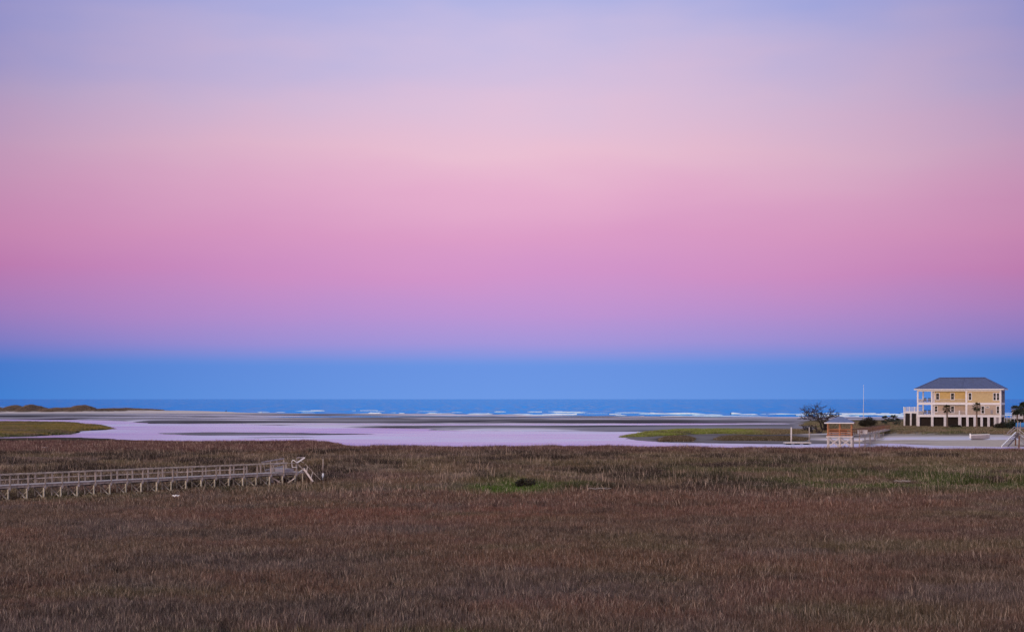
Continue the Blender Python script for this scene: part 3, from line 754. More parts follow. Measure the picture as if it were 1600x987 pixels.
plank_debris(1410, 748.5, .7, 1.6, 'short grey driftwood lying in the green grass toward the right', -.1, lift=.5, th=.08)
plank_debris(1188, 756.5, .7, 1.5, 'slanting grey driftwood stick at left end of long green strip', -.5, lift=.5, th=.06)
p = gp(354.5, 641.6, .5)
sn = thing('stranded_snag', 'small dark snag standing alone at the edge of the far beach', 'driftwood', (p.x, p.y, gz(p.x, p.y) - .1))
MB().tube([(-1.2, 0, -.3), (-.6, 0, .9), (-.4, 0, 1.9)], [.45, .35, .12], 7).build('upright_limb', M['bark'], sn)
MB().tube([(-.9, 0, .2), (.8, 0, .45), (2.4, 0, .2)], [.4, .3, .15], 7).build('lying_trunk', M['bark'], sn)

# ------------------------------------------------------------------ plants
def leaf_cloud(mb, c, r, n, size, flat=0.8):
    for _ in range(n):
        d = Vector((random.gauss(0, 1), random.gauss(0, 1), random.gauss(0, 1))).normalized() * (random.random() ** 0.45)
        p = Vector(c) + Vector((d.x * r[0], d.y * r[1], d.z * r[2] * flat))
        a = Vector((random.gauss(0, 1), random.gauss(0, 1), random.gauss(0, 1))).normalized(); b = a.cross(Vector((random.gauss(0, 1), random.gauss(0, 1), random.gauss(0, 1)))).normalized()
        s = size * random.uniform(.6, 1.3); a *= s; b *= s * .55
        mb.poly([p - a, p + b, p + a, p - b])
def bush(name, label, px, py, z, w, h, group=None, leaf='bushleaf', n=1500, size=.16, D=None):
    if D: p = at(px, py, D * K)
    else: p = gp(px, py, z)
    o = thing(name, label, 'bush', (p.x, p.y, gz(p.x, p.y)), 0, group)
    m = MB(); st = MB()
    for k in range(9):
        t = random.uniform(-.5, .5); cx = t * w * .8; cz = h * (.45 + .2 * random.random()) * (1 - .7 * abs(t))
        leaf_cloud(m, (cx, random.uniform(-.25, .25) * w, cz), (w * .26, w * .26, cz * 1.0), n // 9, size)
        st.tube([(cx * .25, 0, -.1), (cx * .6, 0, cz * .4), (cx, 0, cz * .9)], [.07, .05, .02], 5)
    m.build('foliage', M[leaf], o); st.build('stem', M['bark'], o)
    return o
def palm(name, label, p, h, r, group=None, leaf='palmleaf', lean=.1, nf=26, crown=1.0):
    o = thing(name, label, 'palm tree', p, random.random() * 6, group)
    pts = [(lean * h * (t * t), .03 * math.sin(t * 5), -.2 + (h + .2) * t) for t in (0, .2, .4, .6, .8, 1)]
    MB().tube(pts, [.30, .22, .19, .19, .20, .24], 9).build('trunk', M['palmbark'], o, smooth=True)
    top = Vector(pts[-1])
    for k in range(nf):
        az_ = k * 2.399; el = random.uniform(-.75, 1.25); d = Vector((math.cos(az_) * math.cos(el), math.sin(az_) * math.cos(el), math.sin(el)))
        ln = r * random.uniform(.75, 1.1); f = MB()
        side = d.cross(Vector((0, 0, 1))).normalized(); upv = side.cross(d)
        stem_end = top + d * ln * .45 + Vector((0, 0, -.05))
        f.tube([top, stem_end], [.03, .02], 4)
        for j in range(-5, 6):                      # fan of leaflets with drooping tips
            a = j * .22; dd = (d * math.cos(a) + side * math.sin(a)).normalized(); l2 = ln * (.62 - .03 * abs(j)); w_ = side * math.cos(a) * .05 * r - d * math.sin(a) * .05 * r
            mid = stem_end + dd * l2 * .6; tip = stem_end + dd * l2 + Vector((0, 0, -l2 * .35))
            f.poly([stem_end, mid + w_, tip, mid - w_])
        f.build('frond', M[leaf], o)
    return o

# bare tree behind the pavilion
def bare_tree(name, label, p, h, spread, lean=0.0, lv=6, seed=3, trunks=3):
    rnd = random.Random(seed); o = thing(name, label, 'tree', p)
    tr = MB(); lb = MB(); tw = MB()
    def grow(pos, d, ln, r, l):
        pts = [pos]; rad = [r]; c = pos.copy(); dd = d.copy()
        for k in range(4):
            dd = (dd + Vector((rnd.gauss(0, .16), rnd.gauss(0, .16), rnd.gauss(0, .10) + .03))).normalized()
            c = c + dd * ln / 4; pts.append(c.copy()); rad.append(r * (1 - .11 * (k + 1)))
        (tr if l == lv else lb if l >= 3 else tw).tube(pts, rad, 7 if l >= 4 else 5)
        if l <= 0: return
        for k in range(3 if l > 2 else 2 + (rnd.random() < .4)):
            a = rnd.uniform(.35, .95); ax = Vector((rnd.gauss(0, 1), rnd.gauss(0, 1), rnd.gauss(0, 1))).cross(dd).normalized()
            nd = (Matrix.Rotation(a, 3, ax) @ dd); nd.x *= spread; nd.z = max(nd.z, -.15); nd.normalize()
            i = rnd.choice((2, 3, 4)); grow(pts[i], nd, ln * rnd.uniform(.62, .86), max(rad[i] * .68, .045), l - 1)
    for k in range(trunks):
        a = k * 2.1; d = Vector((math.cos(a) * .35 + lean, math.sin(a) * .2, 1)).normalized()
        grow(Vector((math.cos(a) * .2, math.sin(a) * .2, -.2)), d, h * .34, .32, lv)
    tr.build('trunk', M['bark'], o); lb.build('limb', M['bark'], o); tw.build('twigs', M['bark'], o)
    return o
def on(px, D): 
    D *= K; x = (px - CX) / F * D; return (x, D, gz(x, D))
bare_tree('bare_tree', 'large leafless tree with spreading crooked branches behind the pavilion', on(1289, 253), 8.8, 1.7, lv=5, seed=5)
bare_tree('dead_snag', 'dead leaning snag left of the big leafless tree', on(1275, 250), 4.0, 1.2, lean=-.55, lv=2, seed=8, trunks=1)
for k, (px, D, h, lb_) in enumerate(((1259, 250, 2.6, 'leafless shrub left of the leaning snag, nearest the open spit'), (1266, 246, 2.9, 'leafless shrub between the leaning snag and the open spit'), (1281, 247, 1.6, 'low leafless shrub at the foot of the big bare tree'))):
    bare_tree('bare_shrub', lb_, on(px, D), h, 1.5, lv=3, seed=20 + k, trunks=3)['category'] = 'shrub'
bush('round_bush', 'large dark rounded bush beside the walkway right of the pavilion', 1357.5, 667, 1.0, 4.2, 2.9, n=2600, D=262)
bush('dark_shrub', 'dark tangled shrub beside the bright green patch in the marsh', 822, 753, .7, 1.7, 1.25, n=700, size=.1)
bush('foundation_shrub', 'dark shrub against the right corner of the yellow house', 1566, 668, 1.2, 3.4, 1.7, D=250, n=1500)
bush('foundation_shrub', 'low dark shrub left of the boat, in front of the house piers', 1493, 668, 1.2, 3.0, 1.0, D=255, n=900)
bush('foundation_shrub', 'broad dark shrub by the neighbouring dock at right edge', 1584, 668, 1.2, 5.0, 2.4, D=243, n=2200, leaf='darkleaf')
palm('palm_tree', 'palm tree in front of the middle porch of the house', on(1480, 253), 4.9, 1.35, 'palms before the house', lean=.01)
palm('palm_tree', 'taller palm tree in front of the right half of the house', on(1526, 251), 5.35, 1.45, 'palms before the house', lean=.02)
for k, (px, D, h, r, lb_) in enumerate(((1384, 281, 1.7, 1.5, 'small dark palm between the round bush and the house deck'), (1396, 284, 1.9, 1.7, 'small dark palm nearest the raised deck of the house'), (1402, 280, 1.2, 1.2, 'lowest dark palm tucked against the raised deck'))):
    palm('small_palm', lb_, on(px, D), h, r, 'small palms left of the house', 'darkleaf')
for px, D, h, r, lb_ in ((1589, 262, 4.6, 2.0, 'dense dark palm right of the house, nearer the house wall'), (1600, 258, 5.0, 2.2, 'dense dark palm cut by the right edge of the picture')):
    palm('dense_palm', lb_, on(px, D), h, r, 'palms at the right edge', 'darkleaf', nf=44)

# oyster shell heap on the spit
p = gp(1013, 673.5, .3)
sh = thing('shell_heap', 'pale ragged heap of oyster shell at tip of the green spit', 'shells', (p.x, p.y, gz(p.x, p.y)))
for k in range(26):
    x = random.uniform(-2.6, 2.6); y = random.uniform(-1.5, 1.5); r = random.uniform(.2, .5)
    MB().tube([(x - r, y, .0), (x, y + .1, r * 1.3), (x + r * .8, y, .05)], [r * .3, r * .6, r * .25], 5).build('shell_clump', M['shell'], sh)

# ------------------------------------------------------------------ house
HB = 1.2; HA = math.radians(-23)
hx, hy = (1433 - CX) / F * 266 * K, 266.0 * K
house = thing('beach_house', 'large yellow three storey beach house on white piers with blue hip roof', 'house', (hx, hy, HB), HA)
HW, HD = 20.9, 10.0
Z1, Z2, ZE, ZR = 3.2, 6.35, 9.75, 12.7
def hbox(name, m_, *b, parent=house): return MB().box(*b).build(name, M[m_], parent)
# floors
hbox('floor_beam', 'white', 0, HW, 0, HD, Z1 - .55, Z1)
hbox('floor_beam', 'white', 0, HW, 0, HD, Z2 - .55, Z2)
hbox('eave_beam', 'white', 0, HW, 0, HD, ZE - .5, ZE)
# walls: the right part is flush, the middle is set back behind a porch, the left end is an open porch
def wall(u0, u1, v, z0, z1, m_, th=.2): return hbox('wall', m_, u0, u1, v, v + th, z0, z1)
wall(3.6, 12.3, 1.7, Z1, Z2 - .55, 'beige'); wall(3.6, 12.3, 1.7, Z2, ZE - .5, 'yellow')
wall(12.5, HW - .02, .05, Z1, Z2 - .55, 'beige'); wall(12.5, HW - .02, .05, Z2, ZE - .5, 'tan')
hbox('wall', 'sideshade', HW - .22, HW - .02, .27, HD - .02, Z1, Z2 - .55); hbox('wall', 'sideshade', HW - .22, HW - .02, .27, HD - .02, Z2, ZE - .5)  # right side wall, its shade carried by the siding colour
hbox('wall', 'beige', 12.3, 12.49, .27, 1.9, Z1, Z2 - .55); hbox('wall', 'yellow', 12.3, 12.49, .27, 1.9, Z2, ZE - .5)
hbox('wall', 'beige', 3.38, 3.58, 1.7, HD - .02, Z1, Z2 - .55); hbox('wall', 'offwhite', 3.38, 3.58, 1.7, HD - .02, Z2, ZE - .5)
hbox('wall', 'beige', 3.6, HW - .24, HD - .24, HD - .02, Z1, Z2 - .55); hbox('wall', 'yellow', 3.6, HW - .24, HD - .24, HD - .02, Z2, ZE - .5)
# clapboard shadow lines on the near walls
for (u0, u1, v, z0, z1, m_) in ((3.6, 12.3, 1.7, Z1, Z2 - .55, 'beige'), (3.6, 12.3, 1.7, Z2, ZE - .5, 'yellow'), (12.6, HW - .1, .05, Z1, Z2 - .55, 'beige'), (12.6, HW - .1, .05, Z2, ZE - .5, 'tan')):
    sd = MB(); z = z0 + .02
    while z < z1 - .2:
        sd.quadbox([(u0 + .02, v - .035, z), (u1 - .02, v - .035, z), (u1 - .02, v - .002, z), (u0 + .02, v - .002, z), (u0 + .02, v - .012, z + .19), (u1 - .02, v - .012, z + .19), (u1 - .02, v - .002, z + .19), (u0 + .02, v - .002, z + .19)]); z += .2
    stuff(sd.build('clapboard', M[m_], house))
# porch posts, corner boards, pilasters
for (u, v) in ((.15, .15), (3.7, .15), (12.35, .12), (.15, HD - .2)):
    for (z0, z1) in ((Z1, Z2 - .55), (Z2, ZE - .5)):
        w = .2 if u != 12.35 else .24
        hbox('porch_post', 'white', u - w, u + w, v - w * .8, v + w * .8, z0, z1)
for (z0, z1) in ((Z1, Z2 - .55), (Z2, ZE - .5)):
    hbox('corner_board', 'white', HW - .38, HW + .03, -.03, .3, z0, z1)
    hbox('corner_board', 'white', 3.62, 4.25, 1.6, 1.69, z0, z1)
# piers and dark storage level
for u in (.3, 3.8, 7.0, 10.7, 12.6, 14.4, 16.1, 17.8, 19.4, HW - .3):
    w = .3 if u not in (10.7,) else .38
    hbox('pier', 'offwhite', u - w, u + w, 0.05, .65, -.4, Z1 - .55)
for u in (.3, 7.0, 14.4, HW - .3): hbox('pier', 'offwhite', u - .3, u + .3, HD - .7, HD - .1, -.4, Z1 - .55)
hbox('storage_wall', 'dark', .2, HW - .1, 2.2, 2.4, -.3, Z1 - .55)
for u0, u1 in ((4.2, 6.6), (7.4, 10.2)): hbox('garage_door', 'dark', u0, u1, 2.05, 2.19, 0, 2.3)
hbox('storage_panel', 'grey', 19.72, HW - .62, .2, .3, .25, Z1 - .55)
hbox('storage_side', 'dark', HW - .3, HW - .15, .7, HD - .75, -.3, Z1 - .55)
# windows
def window(u, v, z0, w, h):
    f = MB(); t = .14; w += .14
    f.box(u - w / 2 - t, u - w / 2, v - .09, v - .036, z0 - t, z0 + h + t); f.box(u + w / 2, u + w / 2 + t, v - .09, v - .036, z0 - t, z0 + h + t)
    f.box(u - w / 2, u + w / 2, v - .09, v - .036, z0 + h, z0 + h + t); f.box(u - w / 2, u + w / 2, v - .1, v - .036, z0 - t, z0)
    o = f.build('window', M['white'], house)
    MB().box(u - w / 2, u + w / 2, v - .06, v - .04, z0, z0 + h).build('pane', M['glass'], o)
    MB().box(u - w / 2, u + w / 2, v - .075, v - .062, z0 + h * .5 - .03, z0 + h * .5 + .03).build('muntin', M['white'], o)
for u in (4.95, 8.7): window(u, 1.7, Z2 + .75, .62, 1.65)
window(13.25, .05, Z2 + .75, .5, 1.65); window(19.3, .05, Z2 + .65, .42, 1.75); window(20.12, .05, Z2 + .65, .42, 1.75)
window(4.5, 1.7, Z1 + .8, .6, 1.4); window(8.7, 1.7, Z1 + .6, .6, 1.6); window(16.4, .05, Z1 + .45, .5, 1.75); window(20.1, .05, Z1 + .45, .45, 1.75)
hbox('wall_panel', 'grey', 18.3, 18.9, -.06, .012, Z1 + .3, Z1 + 1.3)
vn = hbox('vent', 'white', 17.1, 18.0, -.08, .012, Z1 + 1.75, Z1 + 2.2); hbox('vent_opening', 'dark', 17.25, 17.85, -.1, -.082, Z1 + 1.88, Z1 + 2.08, parent=vn)
# railings
def railing(p0, p1, z, h=.95, m_='offwhite', n=None, parent=house):
    p0, p1 = Vector(p0), Vector(p1); ln = (p1 - p0).length; n = n or int(ln / .16)
    r = MB(); r.beam((p0.x, p0.y, z + h), (p1.x, p1.y, z + h), .09, .07); r.beam((p0.x, p0.y, z + .12), (p1.x, p1.y, z + .12), .06, .06)
    o = r.build('railing', M[m_], parent); b = MB()
    for k in range(1, n):
        q = p0.lerp(p1, k / n); b.beam((q.x, q.y, z + .14), (q.x, q.y, z + h - .04), .035, .035, up=(1, 0, 0))
    stuff(b.build('baluster', M[m_], o))
for z in (Z1, Z2):
    railing((3.95, .1), (12.05, .1), z, .85, n=34); railing((.4, .1), (3.45, .1), z, .85, n=14); railing((.4, HD - .2), (3.3, HD - .2), z, .85, n=14); railing((.12, .4), (.12, HD - .5), z, .85, n=40)
hbox('railing_post', 'white', 10.45, 10.75, -.02, .28, Z1, Z1 + 1.1)
# hip roof
ov = .65; e0, e1, f0, f1 = -ov, HW + ov, -ov, HD + ov
ra, rb, rv = 5.0, 16.4, HD / 2
rm = MB(); b_ = [(e0, f0, ZE), (e1, f0, ZE), (e1, f1, ZE), (e0, f1, ZE), (ra, rv, ZR), (rb, rv, ZR)]
t_ = [(x, y, z + .14) for x, y, z in b_]
rm.v = b_ + t_
rm.f = [(6, 7, 11, 10), (7, 8, 11), (8, 9, 10, 11), (9, 6, 10), (0, 3, 2, 1), (0, 1, 7, 6), (1, 2, 8, 7), (2, 3, 9, 8), (3, 0, 6, 9)]
roof = rm.build('roof', M['roof'], house)
sm = MB(); 
for k in range(1, 44):
    u = e0 + (e1 - e0) * k / 44
    t = min(1, (u - e0) / (ra - e0), (e1 - u) / (e1 - rb)); top = (u, f0 + (rv - f0) * t, ZE + .16 + (ZR - ZE) * t)
    sm.beam((u, f0, ZE + .16), top, .04, .05)
stuff(sm.build('standing_seam', M['roof'], roof))
MB().beam((11.3, f0 - .02, ZE + .2), (11.3, rv, ZR + .2), .12, .06).build('roof_joint', M['roof'], roof)
rc_ = MB(); rc_.beam((ra, rv, ZR + .17), (rb, rv, ZR + .17), .3, .08)
for (a, b) in (((e0, f0), ra), ((e1, f0), rb), ((e1, f1), rb), ((e0, f1), ra)):
    rc_.beam((a[0], a[1], ZE + .17), (b, rv, ZR + .17), .22, .07)
rc_.build('ridge_cap', M['roof2'], roof)
for a, b in (((e0, f0 - .04), (e1, f0 - .04)), ((e0, f1 + .04), (e1, f1 + .04)), ((e0 - .04, f0), (e0 - .04, f1)), ((e1 + .04, f0), (e1 + .04, f1))):
    MB().beam((*a, ZE + .0), (*b, ZE + .0), .07, .26).build('fascia', M['white'], roof)
# raised deck at the left end
ax0, ax1, av0, av1, az_ = -4.3, -.1, 5.2, 9.5, 3.95
hbox('deck_platform', 'white', ax0, ax1, av0, av1, az_ - .4, az_)
for u in (ax0 + .25, -2.4, -.8):
    for v in (av0 + .25, av1 - .25): hbox('deck_pier', 'offwhite', u - .2, u + .2, v - .2, v + .2, -.5, az_ - .4)
for u0, u1 in ((ax0 + .5, -2.65), (-2.15, -1.05), (-.55, -.12)): hbox('lattice_panel', 'dark', u0, u1, av0 + .3, av0 + .36, -.3, az_ - .45)
railing((ax0 + .1, av0 + .1), (ax1, av0 + .1), az_, 1.15, 'white', 22); railing((ax0 + .1, av0 + .1), (ax0 + .1, av1 - .1), az_, 1.15, 'white', 22); railing((ax0 + .1, av1 - .1), (ax1, av1 - .1), az_, 1.15, 'white', 22)
for u in (ax0 + .1, -2.8, -1.4): hbox('railing_post', 'white', u - .09, u + .09, av0, av0 + .2, az_, az_ + 1.3)

def porch_chair(u, v, z, label):
    R = Matrix.Rotation(HA, 4, 'Z'); p = R @ Vector((u, v, 0))
    o = thing('porch_chair', label, 'chair', (hx + p.x, hy + p.y, HB + z), HA + random.uniform(-.2, .2), 'chairs on the porch')
    k = M['dark']
    MB().box(-.36, .36, -.3, .34, .36, .44).build('seat', k, o)
    for q in range(4): MB().beam((-.27 + .18 * q, .3, .42), (-.27 + .18 * q, .52, 1.2), .15, .04).build('back_slat', k, o)
    for s in (-1, 1):
        MB().box(s * .36 - .04, s * .36 + .04, -.34, .4, .6, .64).build('armrest', k, o)
        for yy in (-.28, .3): MB().box(s * .34 - .035, s * .34 + .035, yy - .035, yy + .035, 0, .6).build('leg', k, o)
    return o
porch_chair(1.55, 3.0, Z1, 'dark chair on the lower corner porch, left of the pair'); porch_chair(2.7, 3.0, Z1, 'dark chair on the lower corner porch, right of the pair')
porch_chair(1.55, 3.0, Z2, 'dark chair on the upper corner porch, left of the pair'); porch_chair(2.7, 3.0, Z2, 'dark chair on the upper corner porch, right of the pair')

# flagpole
fx, fy, fz = on(1349.3, 285)
fp = thing('flagpole', 'tall thin white pole rising behind the round bush', 'pole', (fx, fy, fz))
MB().tube([(0, 0, -.3), (0, 0, 6), (0, 0, 11.0)], [.07, .055, .03], 8).build('shaft', M['white'], fp, smooth=True)
MB().tube([(0, 0, 10.98), (0, 0, 11.05), (0, 0, 11.16)], [.05, .09, .03], 8).build('finial', M['white'], fp)
MB().tube([(-.22, 0, .2), (-.12, 0, 5.6)], [.02, .02], 6).build('halyard', M['offwhite'], fp)

# white shed and tarp behind the palms at the right edge
sx, sy, sz = on(1588, 276)
ws = thing('white_shed', 'small white shed with railing half hidden by palms at right edge', 'shed', (sx, sy, sz), HA)
MB().box(-1.2, 6, 0, 4, 1.9, 4.4).build('wall', M['offwhite'], ws); MB().box(-1.2, 6, 0, 4, -.4, 1.85).build('base', M['dark'], ws)
for u in (-.4, .9, 2.2): MB().box(u, u + .6, -.06, -.005, 2.7, 3.7).build('window', M['glass'], ws)
MB().poly([(-1.5, -.3, 4.4), (6.3, -.3, 4.4), (6.3, 2, 5.3), (-1.5, 2, 5.3)]).poly([(-1.5, 4.3, 4.4), (6.3, 4.3, 4.4), (6.3, 2, 5.3), (-1.5, 2, 5.3)]).build('roof', M['roof'], ws)
rl = MB().beam((-2.4, -.8, 2.9), (.4, -.8, 2.9), .1, .1).beam((-2.4, -.8, 2.0), (.4, -.8, 2.0), .1, .12); rl.build('railing', M['white'], ws)
for u in (-2.35, -1.4, -.4): MB().box(u - .07, u + .07, -.87, -.73, -.4, 2.95).build('railing_post', M['white'], ws)
tx, ty, tz = on(1603, 238)
tb = thing('covered_boat', 'boat under a bright blue tarp at the right edge', 'boat', (tx, ty, tz), -.3)
hu = MB(); n = 9
secs = []
for i in range(n):
    t = i / (n - 1); x = -2.2 + 5.2 * t; w = .95 * (1 - abs(t - .45) ** 2.2 * 2.6) + .02
    secs.append([(x, -w, .95), (x, -w * .75, .35), (x, 0, .15), (x, w * .75, .35), (x, w, .95)])
for s in secs: hu.v += s
for i in range(n - 1):
    for k in range(4): hu.f.append((i * 5 + k, (i + 1) * 5 + k, (i + 1) * 5 + k + 1, i * 5 + k + 1))
hu.build('hull', M['hull'], tb)
tp = MB()
for i in range(n):
    t = i / (n - 1); x = -2.25 + 5.3 * t; w = 1.0 * (1 - abs(t - .45) ** 2.2 * 2.6) + .05; r = 1.9 - .5 * abs(t - .4) + .08 * math.sin(i * 2)
    tp.v += [(x, -w, .8), (x, -w * .9, 1.1), (x, 0, r), (x, w * .9, 1.1), (x, w, .8)]
for i in range(n - 1):
    for k in range(4): tp.f.append((i * 5 + k, (i + 1) * 5 + k, (i + 1) * 5 + k + 1, i * 5 + k + 1))
tp.build('tarp', M['blue'], tb)
for x in (-1.2, 1.2): MB().box(x - .1, x + .1, -.6, .6, -.1, .4).build('trestle', M['wood'], tb)

# skiff on the sand before the house
bx_, by_, bz_ = on(1531.5, 205)
sk = thing('skiff', 'small grey and white skiff lying on the sand before the house', 'boat', (bx_, by_, bz_ - .04), math.radians(-12))
hu = MB(); ins = MB(); n = 12; ro = []
for i in range(n):
    t = i / (n - 1); x = -1.75 + 3.6 * t; w = .78 * (1 - .12 * (1 - t)) * (1 - max(0, t - .45) ** 2 * 3.1); w = max(w, .03); k = .28 * max(0, t - .5) ** 2 * 4; sh_ = 1.0 + .12 * t
    hu.v += [(x, -w, sh_), (x, -w * .88, .38 + k * .6), (x, -w * .45, .12 + k), (x, 0, .04 + k), (x, w * .45, .12 + k), (x, w * .88, .38 + k * .6), (x, w, sh_)]
    ins.v += [(x, -w * .93, sh_ - .01), (x, -w * .75, .42 + k * .6), (x, 0, .24 + k), (x, w * .75, .42 + k * .6), (x, w * .93, sh_ - .01)]
    ro.append((w, sh_, x))
for i in range(n - 1):
    for k in range(6): hu.f.append((i * 7 + k, i * 7 + k + 1, (i + 1) * 7 + k + 1, (i + 1) * 7 + k))
    for k in range(4): ins.f.append((i * 5 + k, (i + 1) * 5 + k, (i + 1) * 5 + k + 1, i * 5 + k + 1))
hu.build('hull', M['hull'], sk, smooth=True); ins.build('inner_hull', M['hullin'], sk)
MB().poly([(-1.76, y, z) for (_, y, z) in hu.v[:7]]).build('transom', M['white'], sk)
MB().box(-2.05, -1.78, -.2, .2, .35, 1.25).build('outboard_motor', M['white'], sk)
for s in (-1, 1): MB().tube([(x, s * w, h) for (w, h, x) in ro], [.05] * n, 6).build('gunwale', M['white'], sk)
for x in (-.7, .5): MB().box(x - .15, x + .15, -.66, .66, .66, .72).build('thwart', M['wood'], sk)

# ------------------------------------------------------------------ dock pavilion on the creek
PD = 173.0 * K
pv_x = (1311.5 - CX) / F * PD; PVR = math.radians(-15)
pv = thing('dock_pavilion', 'open wooden dock pavilion on braced piles with blue grey hip roof', 'pavilion', (pv_x, PD, 0), PVR)
PW, PDp, PF, PE, PR = 2.05, 3.6, 2.28, 4.42, 5.45       # half width, depth, floor, eave, apex
for x in (-PW + .1, 0, PW - .1):
    for y in (.1, PDp - .1):
        MB().box(x - .1, x + .1, y - .1, y + .1, -.6, PF - .25).build('pile', M['pale'], pv)
        MB().box(x - .07, x + .07, y - .07, y + .07, PF, PE - .15).build('post', M['orange'], pv)
MB().box(-PW - .15, PW + .15, -.1, PDp + .1, PF - .25, PF - .05).build('floor_beam', M['pale'], pv)
fl = MB(); x = -PW - .12
while x < PW: fl.box(x, x + .17, -.12, PDp + .12, PF - .047, PF); x += .18
stuff(fl.build('floor_board', M['orange'], pv))
for x0, x1 in ((-PW + .1, 0), (0, PW - .1)):
    for a, b in ((x0, x1), (x1, x0)):
        MB().beam((a, -.03 if a < b else .03, PF - .35), (b, -.03 if a < b else .03, .35), .05, .14).build('brace', M['pale'], pv)
        MB().beam((a, PDp - (.03 if a < b else -.03), PF - .35), (b, PDp - (.03 if a < b else -.03), .35), .05, .14).build('brace', M['pale'], pv)
for h in (.28, .62, 1.05):
    MB().beam((-PW, .02, PF + h), (PW, .02, PF + h), .06, .12).build('front_rail', M['orange'], pv)
    MB().beam((-PW, PDp, PF + h), (PW, PDp, PF + h), .06, .12).build('rear_rail', M['cedar'], pv)  # darker than the front rail: interior shade put into the colour
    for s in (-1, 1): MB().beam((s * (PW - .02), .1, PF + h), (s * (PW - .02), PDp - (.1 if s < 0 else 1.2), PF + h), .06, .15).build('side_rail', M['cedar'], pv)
MB().box(-PW + .3, PW - .9, PDp - .75, PDp - .25, PF + .4, PF + .47).build('bench_seat', M['cedar'], pv); MB().box(-PW + .3, PW - .9, PDp - .27, PDp - .2, PF + .5, PF + .95).build('bench_back', M['cedar'], pv)  # bench colour also holds the shade under the roof
for x in (-PW + .5, PW - 1.2): MB().box(x, x + .1, PDp - .7, PDp - .3, PF, PF + .4).build('bench_leg', M['cedar'], pv)
MB().box(-PW - .05, PW + .05, 0, PDp, PE - .15, PE - .02).build('eave_beam', M['cedar'], pv)
o_ = .38; rm = MB(); b_ = [(-PW - o_, -o_, PE), (PW + o_, -o_, PE), (PW + o_, PDp + o_, PE), (-PW - o_, PDp + o_, PE), (-.35, PDp / 2, PR), (.35, PDp / 2, PR)]
rm.v = b_ + [(x, y, z + .08) for x, y, z in b_]
rm.f = [(6, 7, 11, 10), (7, 8, 11), (8, 9, 10, 11), (9, 6, 10), (0, 3, 2, 1), (0, 1, 7, 6), (1, 2, 8, 7), (2, 3, 9, 8), (3, 0, 6, 9)]
pr = rm.build('roof', M['roof2'], pv)
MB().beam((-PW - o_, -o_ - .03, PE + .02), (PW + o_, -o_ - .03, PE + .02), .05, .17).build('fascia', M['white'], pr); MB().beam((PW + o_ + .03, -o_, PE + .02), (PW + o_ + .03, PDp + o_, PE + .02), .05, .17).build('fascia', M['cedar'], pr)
MB().beam((-PW - o_ - .03, -o_, PE + .02), (-PW - o_ - .03, PDp + o_, PE + .02), .05, .17).build('fascia', M['white'], pr)

# walkway from the pavilion back to the bank
w0 = Vector(at(1338, 679, PD + 3)); w0.z = 0; w1 = Vector(on(1386, 234)); w1.z = 0
wl = (w1 - w0).length; wr = math.atan2(w1.y - w0.y, w1.x - w0.x)
wk = thing('walkway', 'narrow brown railed walkway from the pavilion to the house bank', 'walkway', w0, wr)
WF0, WF1 = 2.28, 1.6
def wz(t): return WF0 + (WF1 - WF0) * t
nb_ = 20
for i in range(nb_ + 1):
    t = i / nb_; x = wl * t
    for y in (-.6, .6): MB().box(x - .06, x + .06, y - .06, y + .06, wz(t) - .2, wz(t) + 1.0).build('post', M['cedar'], wk)
    if t < .9 and i % 3 == 0:
        for y in (-.5, .5): MB().tube([(x + .15, y, -.5), (x + .15, y, wz(t) - .2)], [.1, .09], 7).build('pile', M['wood'], wk)
for y in (-.62, .62):
    for h in (.5, 1.0): MB().beam((0, y, wz(0) + h), (wl, y, wz(1) + h), .06, .12).build('rail', M['cedar'], wk)
    MB().beam((0, y, wz(0) - .12), (wl, y, wz(1) - .12), .07, .22).build('edge_joist', M['wood'], wk)
fl = MB()
for i in range(int(wl / .3)):
    x = i * .3; fl.box(x, x + .28, -.62, .62, wz(x / wl), wz(x / wl) + .04)
stuff(fl.build('deck_board', M['deckwood'], wk))
# pale cooler-like chest and bench on the walkway head
cb = thing('storage_chest', 'pale storage chest standing on the walkway beside the pavilion', 'chest', (*at(1347.5, 676, PD + 9)[:2], 2.33), -.2)
MB().box(-.85, .85, -.35, .35, .06, .62).build('body', M['pale'], cb); MB().box(-.9, .9, -.4, .4, .63, .74).build('lid', M['pale'], cb)
for x in (-.7, .7): MB().box(x - .1, x + .1, -.3, .3, 0, .06).build('foot', M['cedar'], cb)

def float_dock(name, label, p0, p1, w, top=.42, n=None):
    p0, p1 = Vector(p0), Vector(p1); ln = (p1 - p0).length; o = thing(name, label, 'dock', (p0.x, p0.y, 0), math.atan2(p1.y - p0.y, p1.x - p0.x))
    MB().box(0, ln, -w / 2, w / 2, top - .18, top - .04).build('frame', M['pale'], o)
    nn = int(ln / .3)
    for i in range(nn): MB().box(i * ln / nn, (i + .94) * ln / nn, -w / 2 - .02, w / 2 + .02, top - .038, top).build('plank', M['pale'], o)
    for i in range(max(2, int(ln / 1.3))):
        x = ln * (i + .5) / max(2, int(ln / 1.3)); MB().box(x - .35, x + .35, -w / 2 + .1, w / 2 - .1, -.25, top - .19).build('float_drum', M['dark'], o)
    return o
float_dock('floating_dock', 'pale floating dock on dark floats left of the pavilion', gp(1225, 690.6, .4)[:2] + (0,), gp(1266, 690.6, .4)[:2] + (0,), 1.9)
float_dock('floating_dock', 'low weathered floating dock below the walkway right of the pavilion', gp(1341, 687.6, .4)[:2] + (0,), gp(1376, 684.6, .4)[:2] + (0,), 1.6)
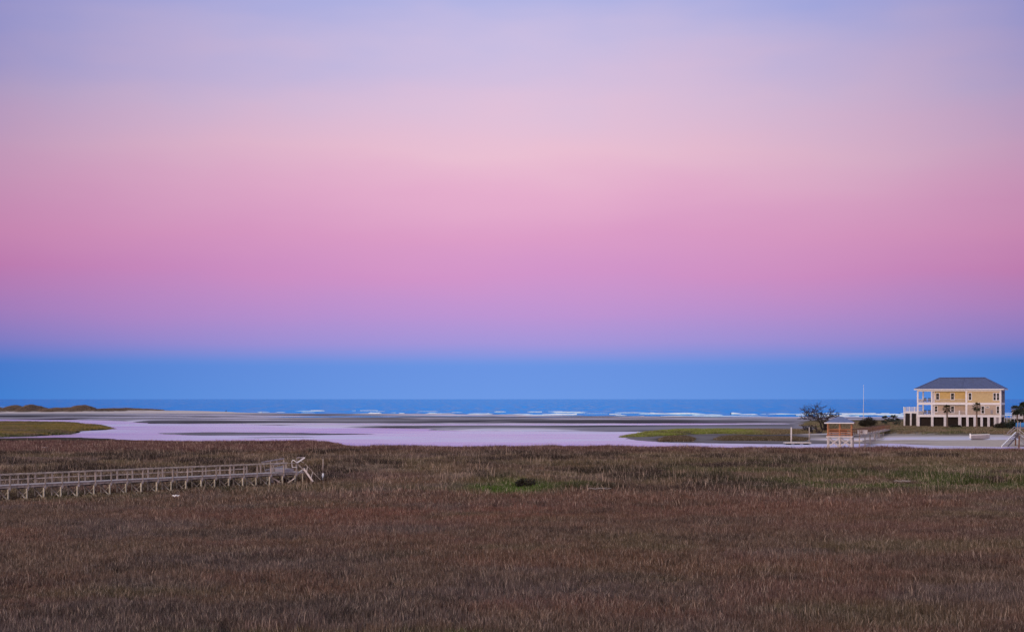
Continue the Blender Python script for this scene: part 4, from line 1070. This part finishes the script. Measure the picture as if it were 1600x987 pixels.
for px, pt, D, lb_ in ((1236.2, 667.3, 193.5, 'thick pale piling at left end of the floating dock'), (1264.3, 667.6, 192.5, 'thin grey piling at right end of the floating dock')):
    D *= K; x = (px - CX) / F * D; top = CAM_H - (pt - CY) / F * D; r = .13 if px < 1250 else .09
    o = thing('dock_piling', lb_, 'piling', (x, D, 0), 0, 'pilings by the floating dock')
    MB().tube([(0, 0, -.8), (.02, 0, top)], [r * 1.1, r], 9).build('shaft', M['pale' if px < 1250 else 'wood'], o, smooth=True)
    MB().tube([(.02, 0, top), (.02, 0, top + .06)], [r * 1.15, r * .3], 9).build('cap', M['wood'], o)

# neighbour's dock and gangway at the right edge
nd = thing('neighbour_dock', 'grey railed dock ramp with white side beam at lower right edge', 'dock', (0, 0, 0))
def P(px, py, D): return at(px, py, 180 * K + D - 180)
MB().beam(P(1565, 697.5, 172), P(1587, 675.5, 186), .16, .26).build('side_beam', M['white'], nd)
MB().beam(P(1575, 697, 176), P(1593, 677, 190), .14, .2).build('side_beam', M['grey'], nd)
for q in range(9):
    t = (q + .5) / 9; a = P(1565 + 22 * t, 696.6 - 22 * t, 172 + 14 * t); b = P(1575 + 18 * t, 696.4 - 20 * t, 176 + 14 * t)
    MB().beam(a, b, .5, .05).build('plank', M['deckwood'], nd)
for (a, b) in (((1573, 677.5), (1585, 666.2)), ((1577.5, 677.5), (1587.5, 668.5)), ((1573, 677.5), (1577.5, 677.5)), ((1585, 666.2), (1587.5, 668.5)), ((1579, 672), (1582.2, 673.2))):
    MB().beam(P(*a, 190), P(*b, 190), .1, .1).build('rail', M['grey'], nd)
for dx, D in ((0, 188), (4, 191)):
    MB().beam(P(1590.5 + dx, 657 + dx * .4, D), P(1589 + dx, 682, D), .13, .13, up=(0, 1, 0)).build('post', M['wood'], nd)
for py in (668.5, 673, 677):
    MB().beam(P(1589.5, py, 188), P(1632, py + 34, 176), .09, .11).build('rail', M['wood'], nd)
for t in (.25, .5, .75): MB().beam(P(1589.5 + 42 * t, 668.5 + 34 * t, 188 - 12 * t), P(1589.5 + 42 * t, 680 + 34 * t, 188 - 12 * t), .1, .1, up=(0, 1, 0)).build('post', M['wood'], nd)
MB().beam(P(1588.5, 679.5, 188), P(1632, 713, 176), 1.2, .1).build('deck', M['deckwood'], nd)
for px, D in ((1592, 176), (1586.5, 186)): MB().tube([(*P(px, 690, D)[:2], -.5), (*P(px + .6, 690, D)[:2], P(px, 681, D).z)], [.13, .12], 8).build('pile', M['cedar'], nd)
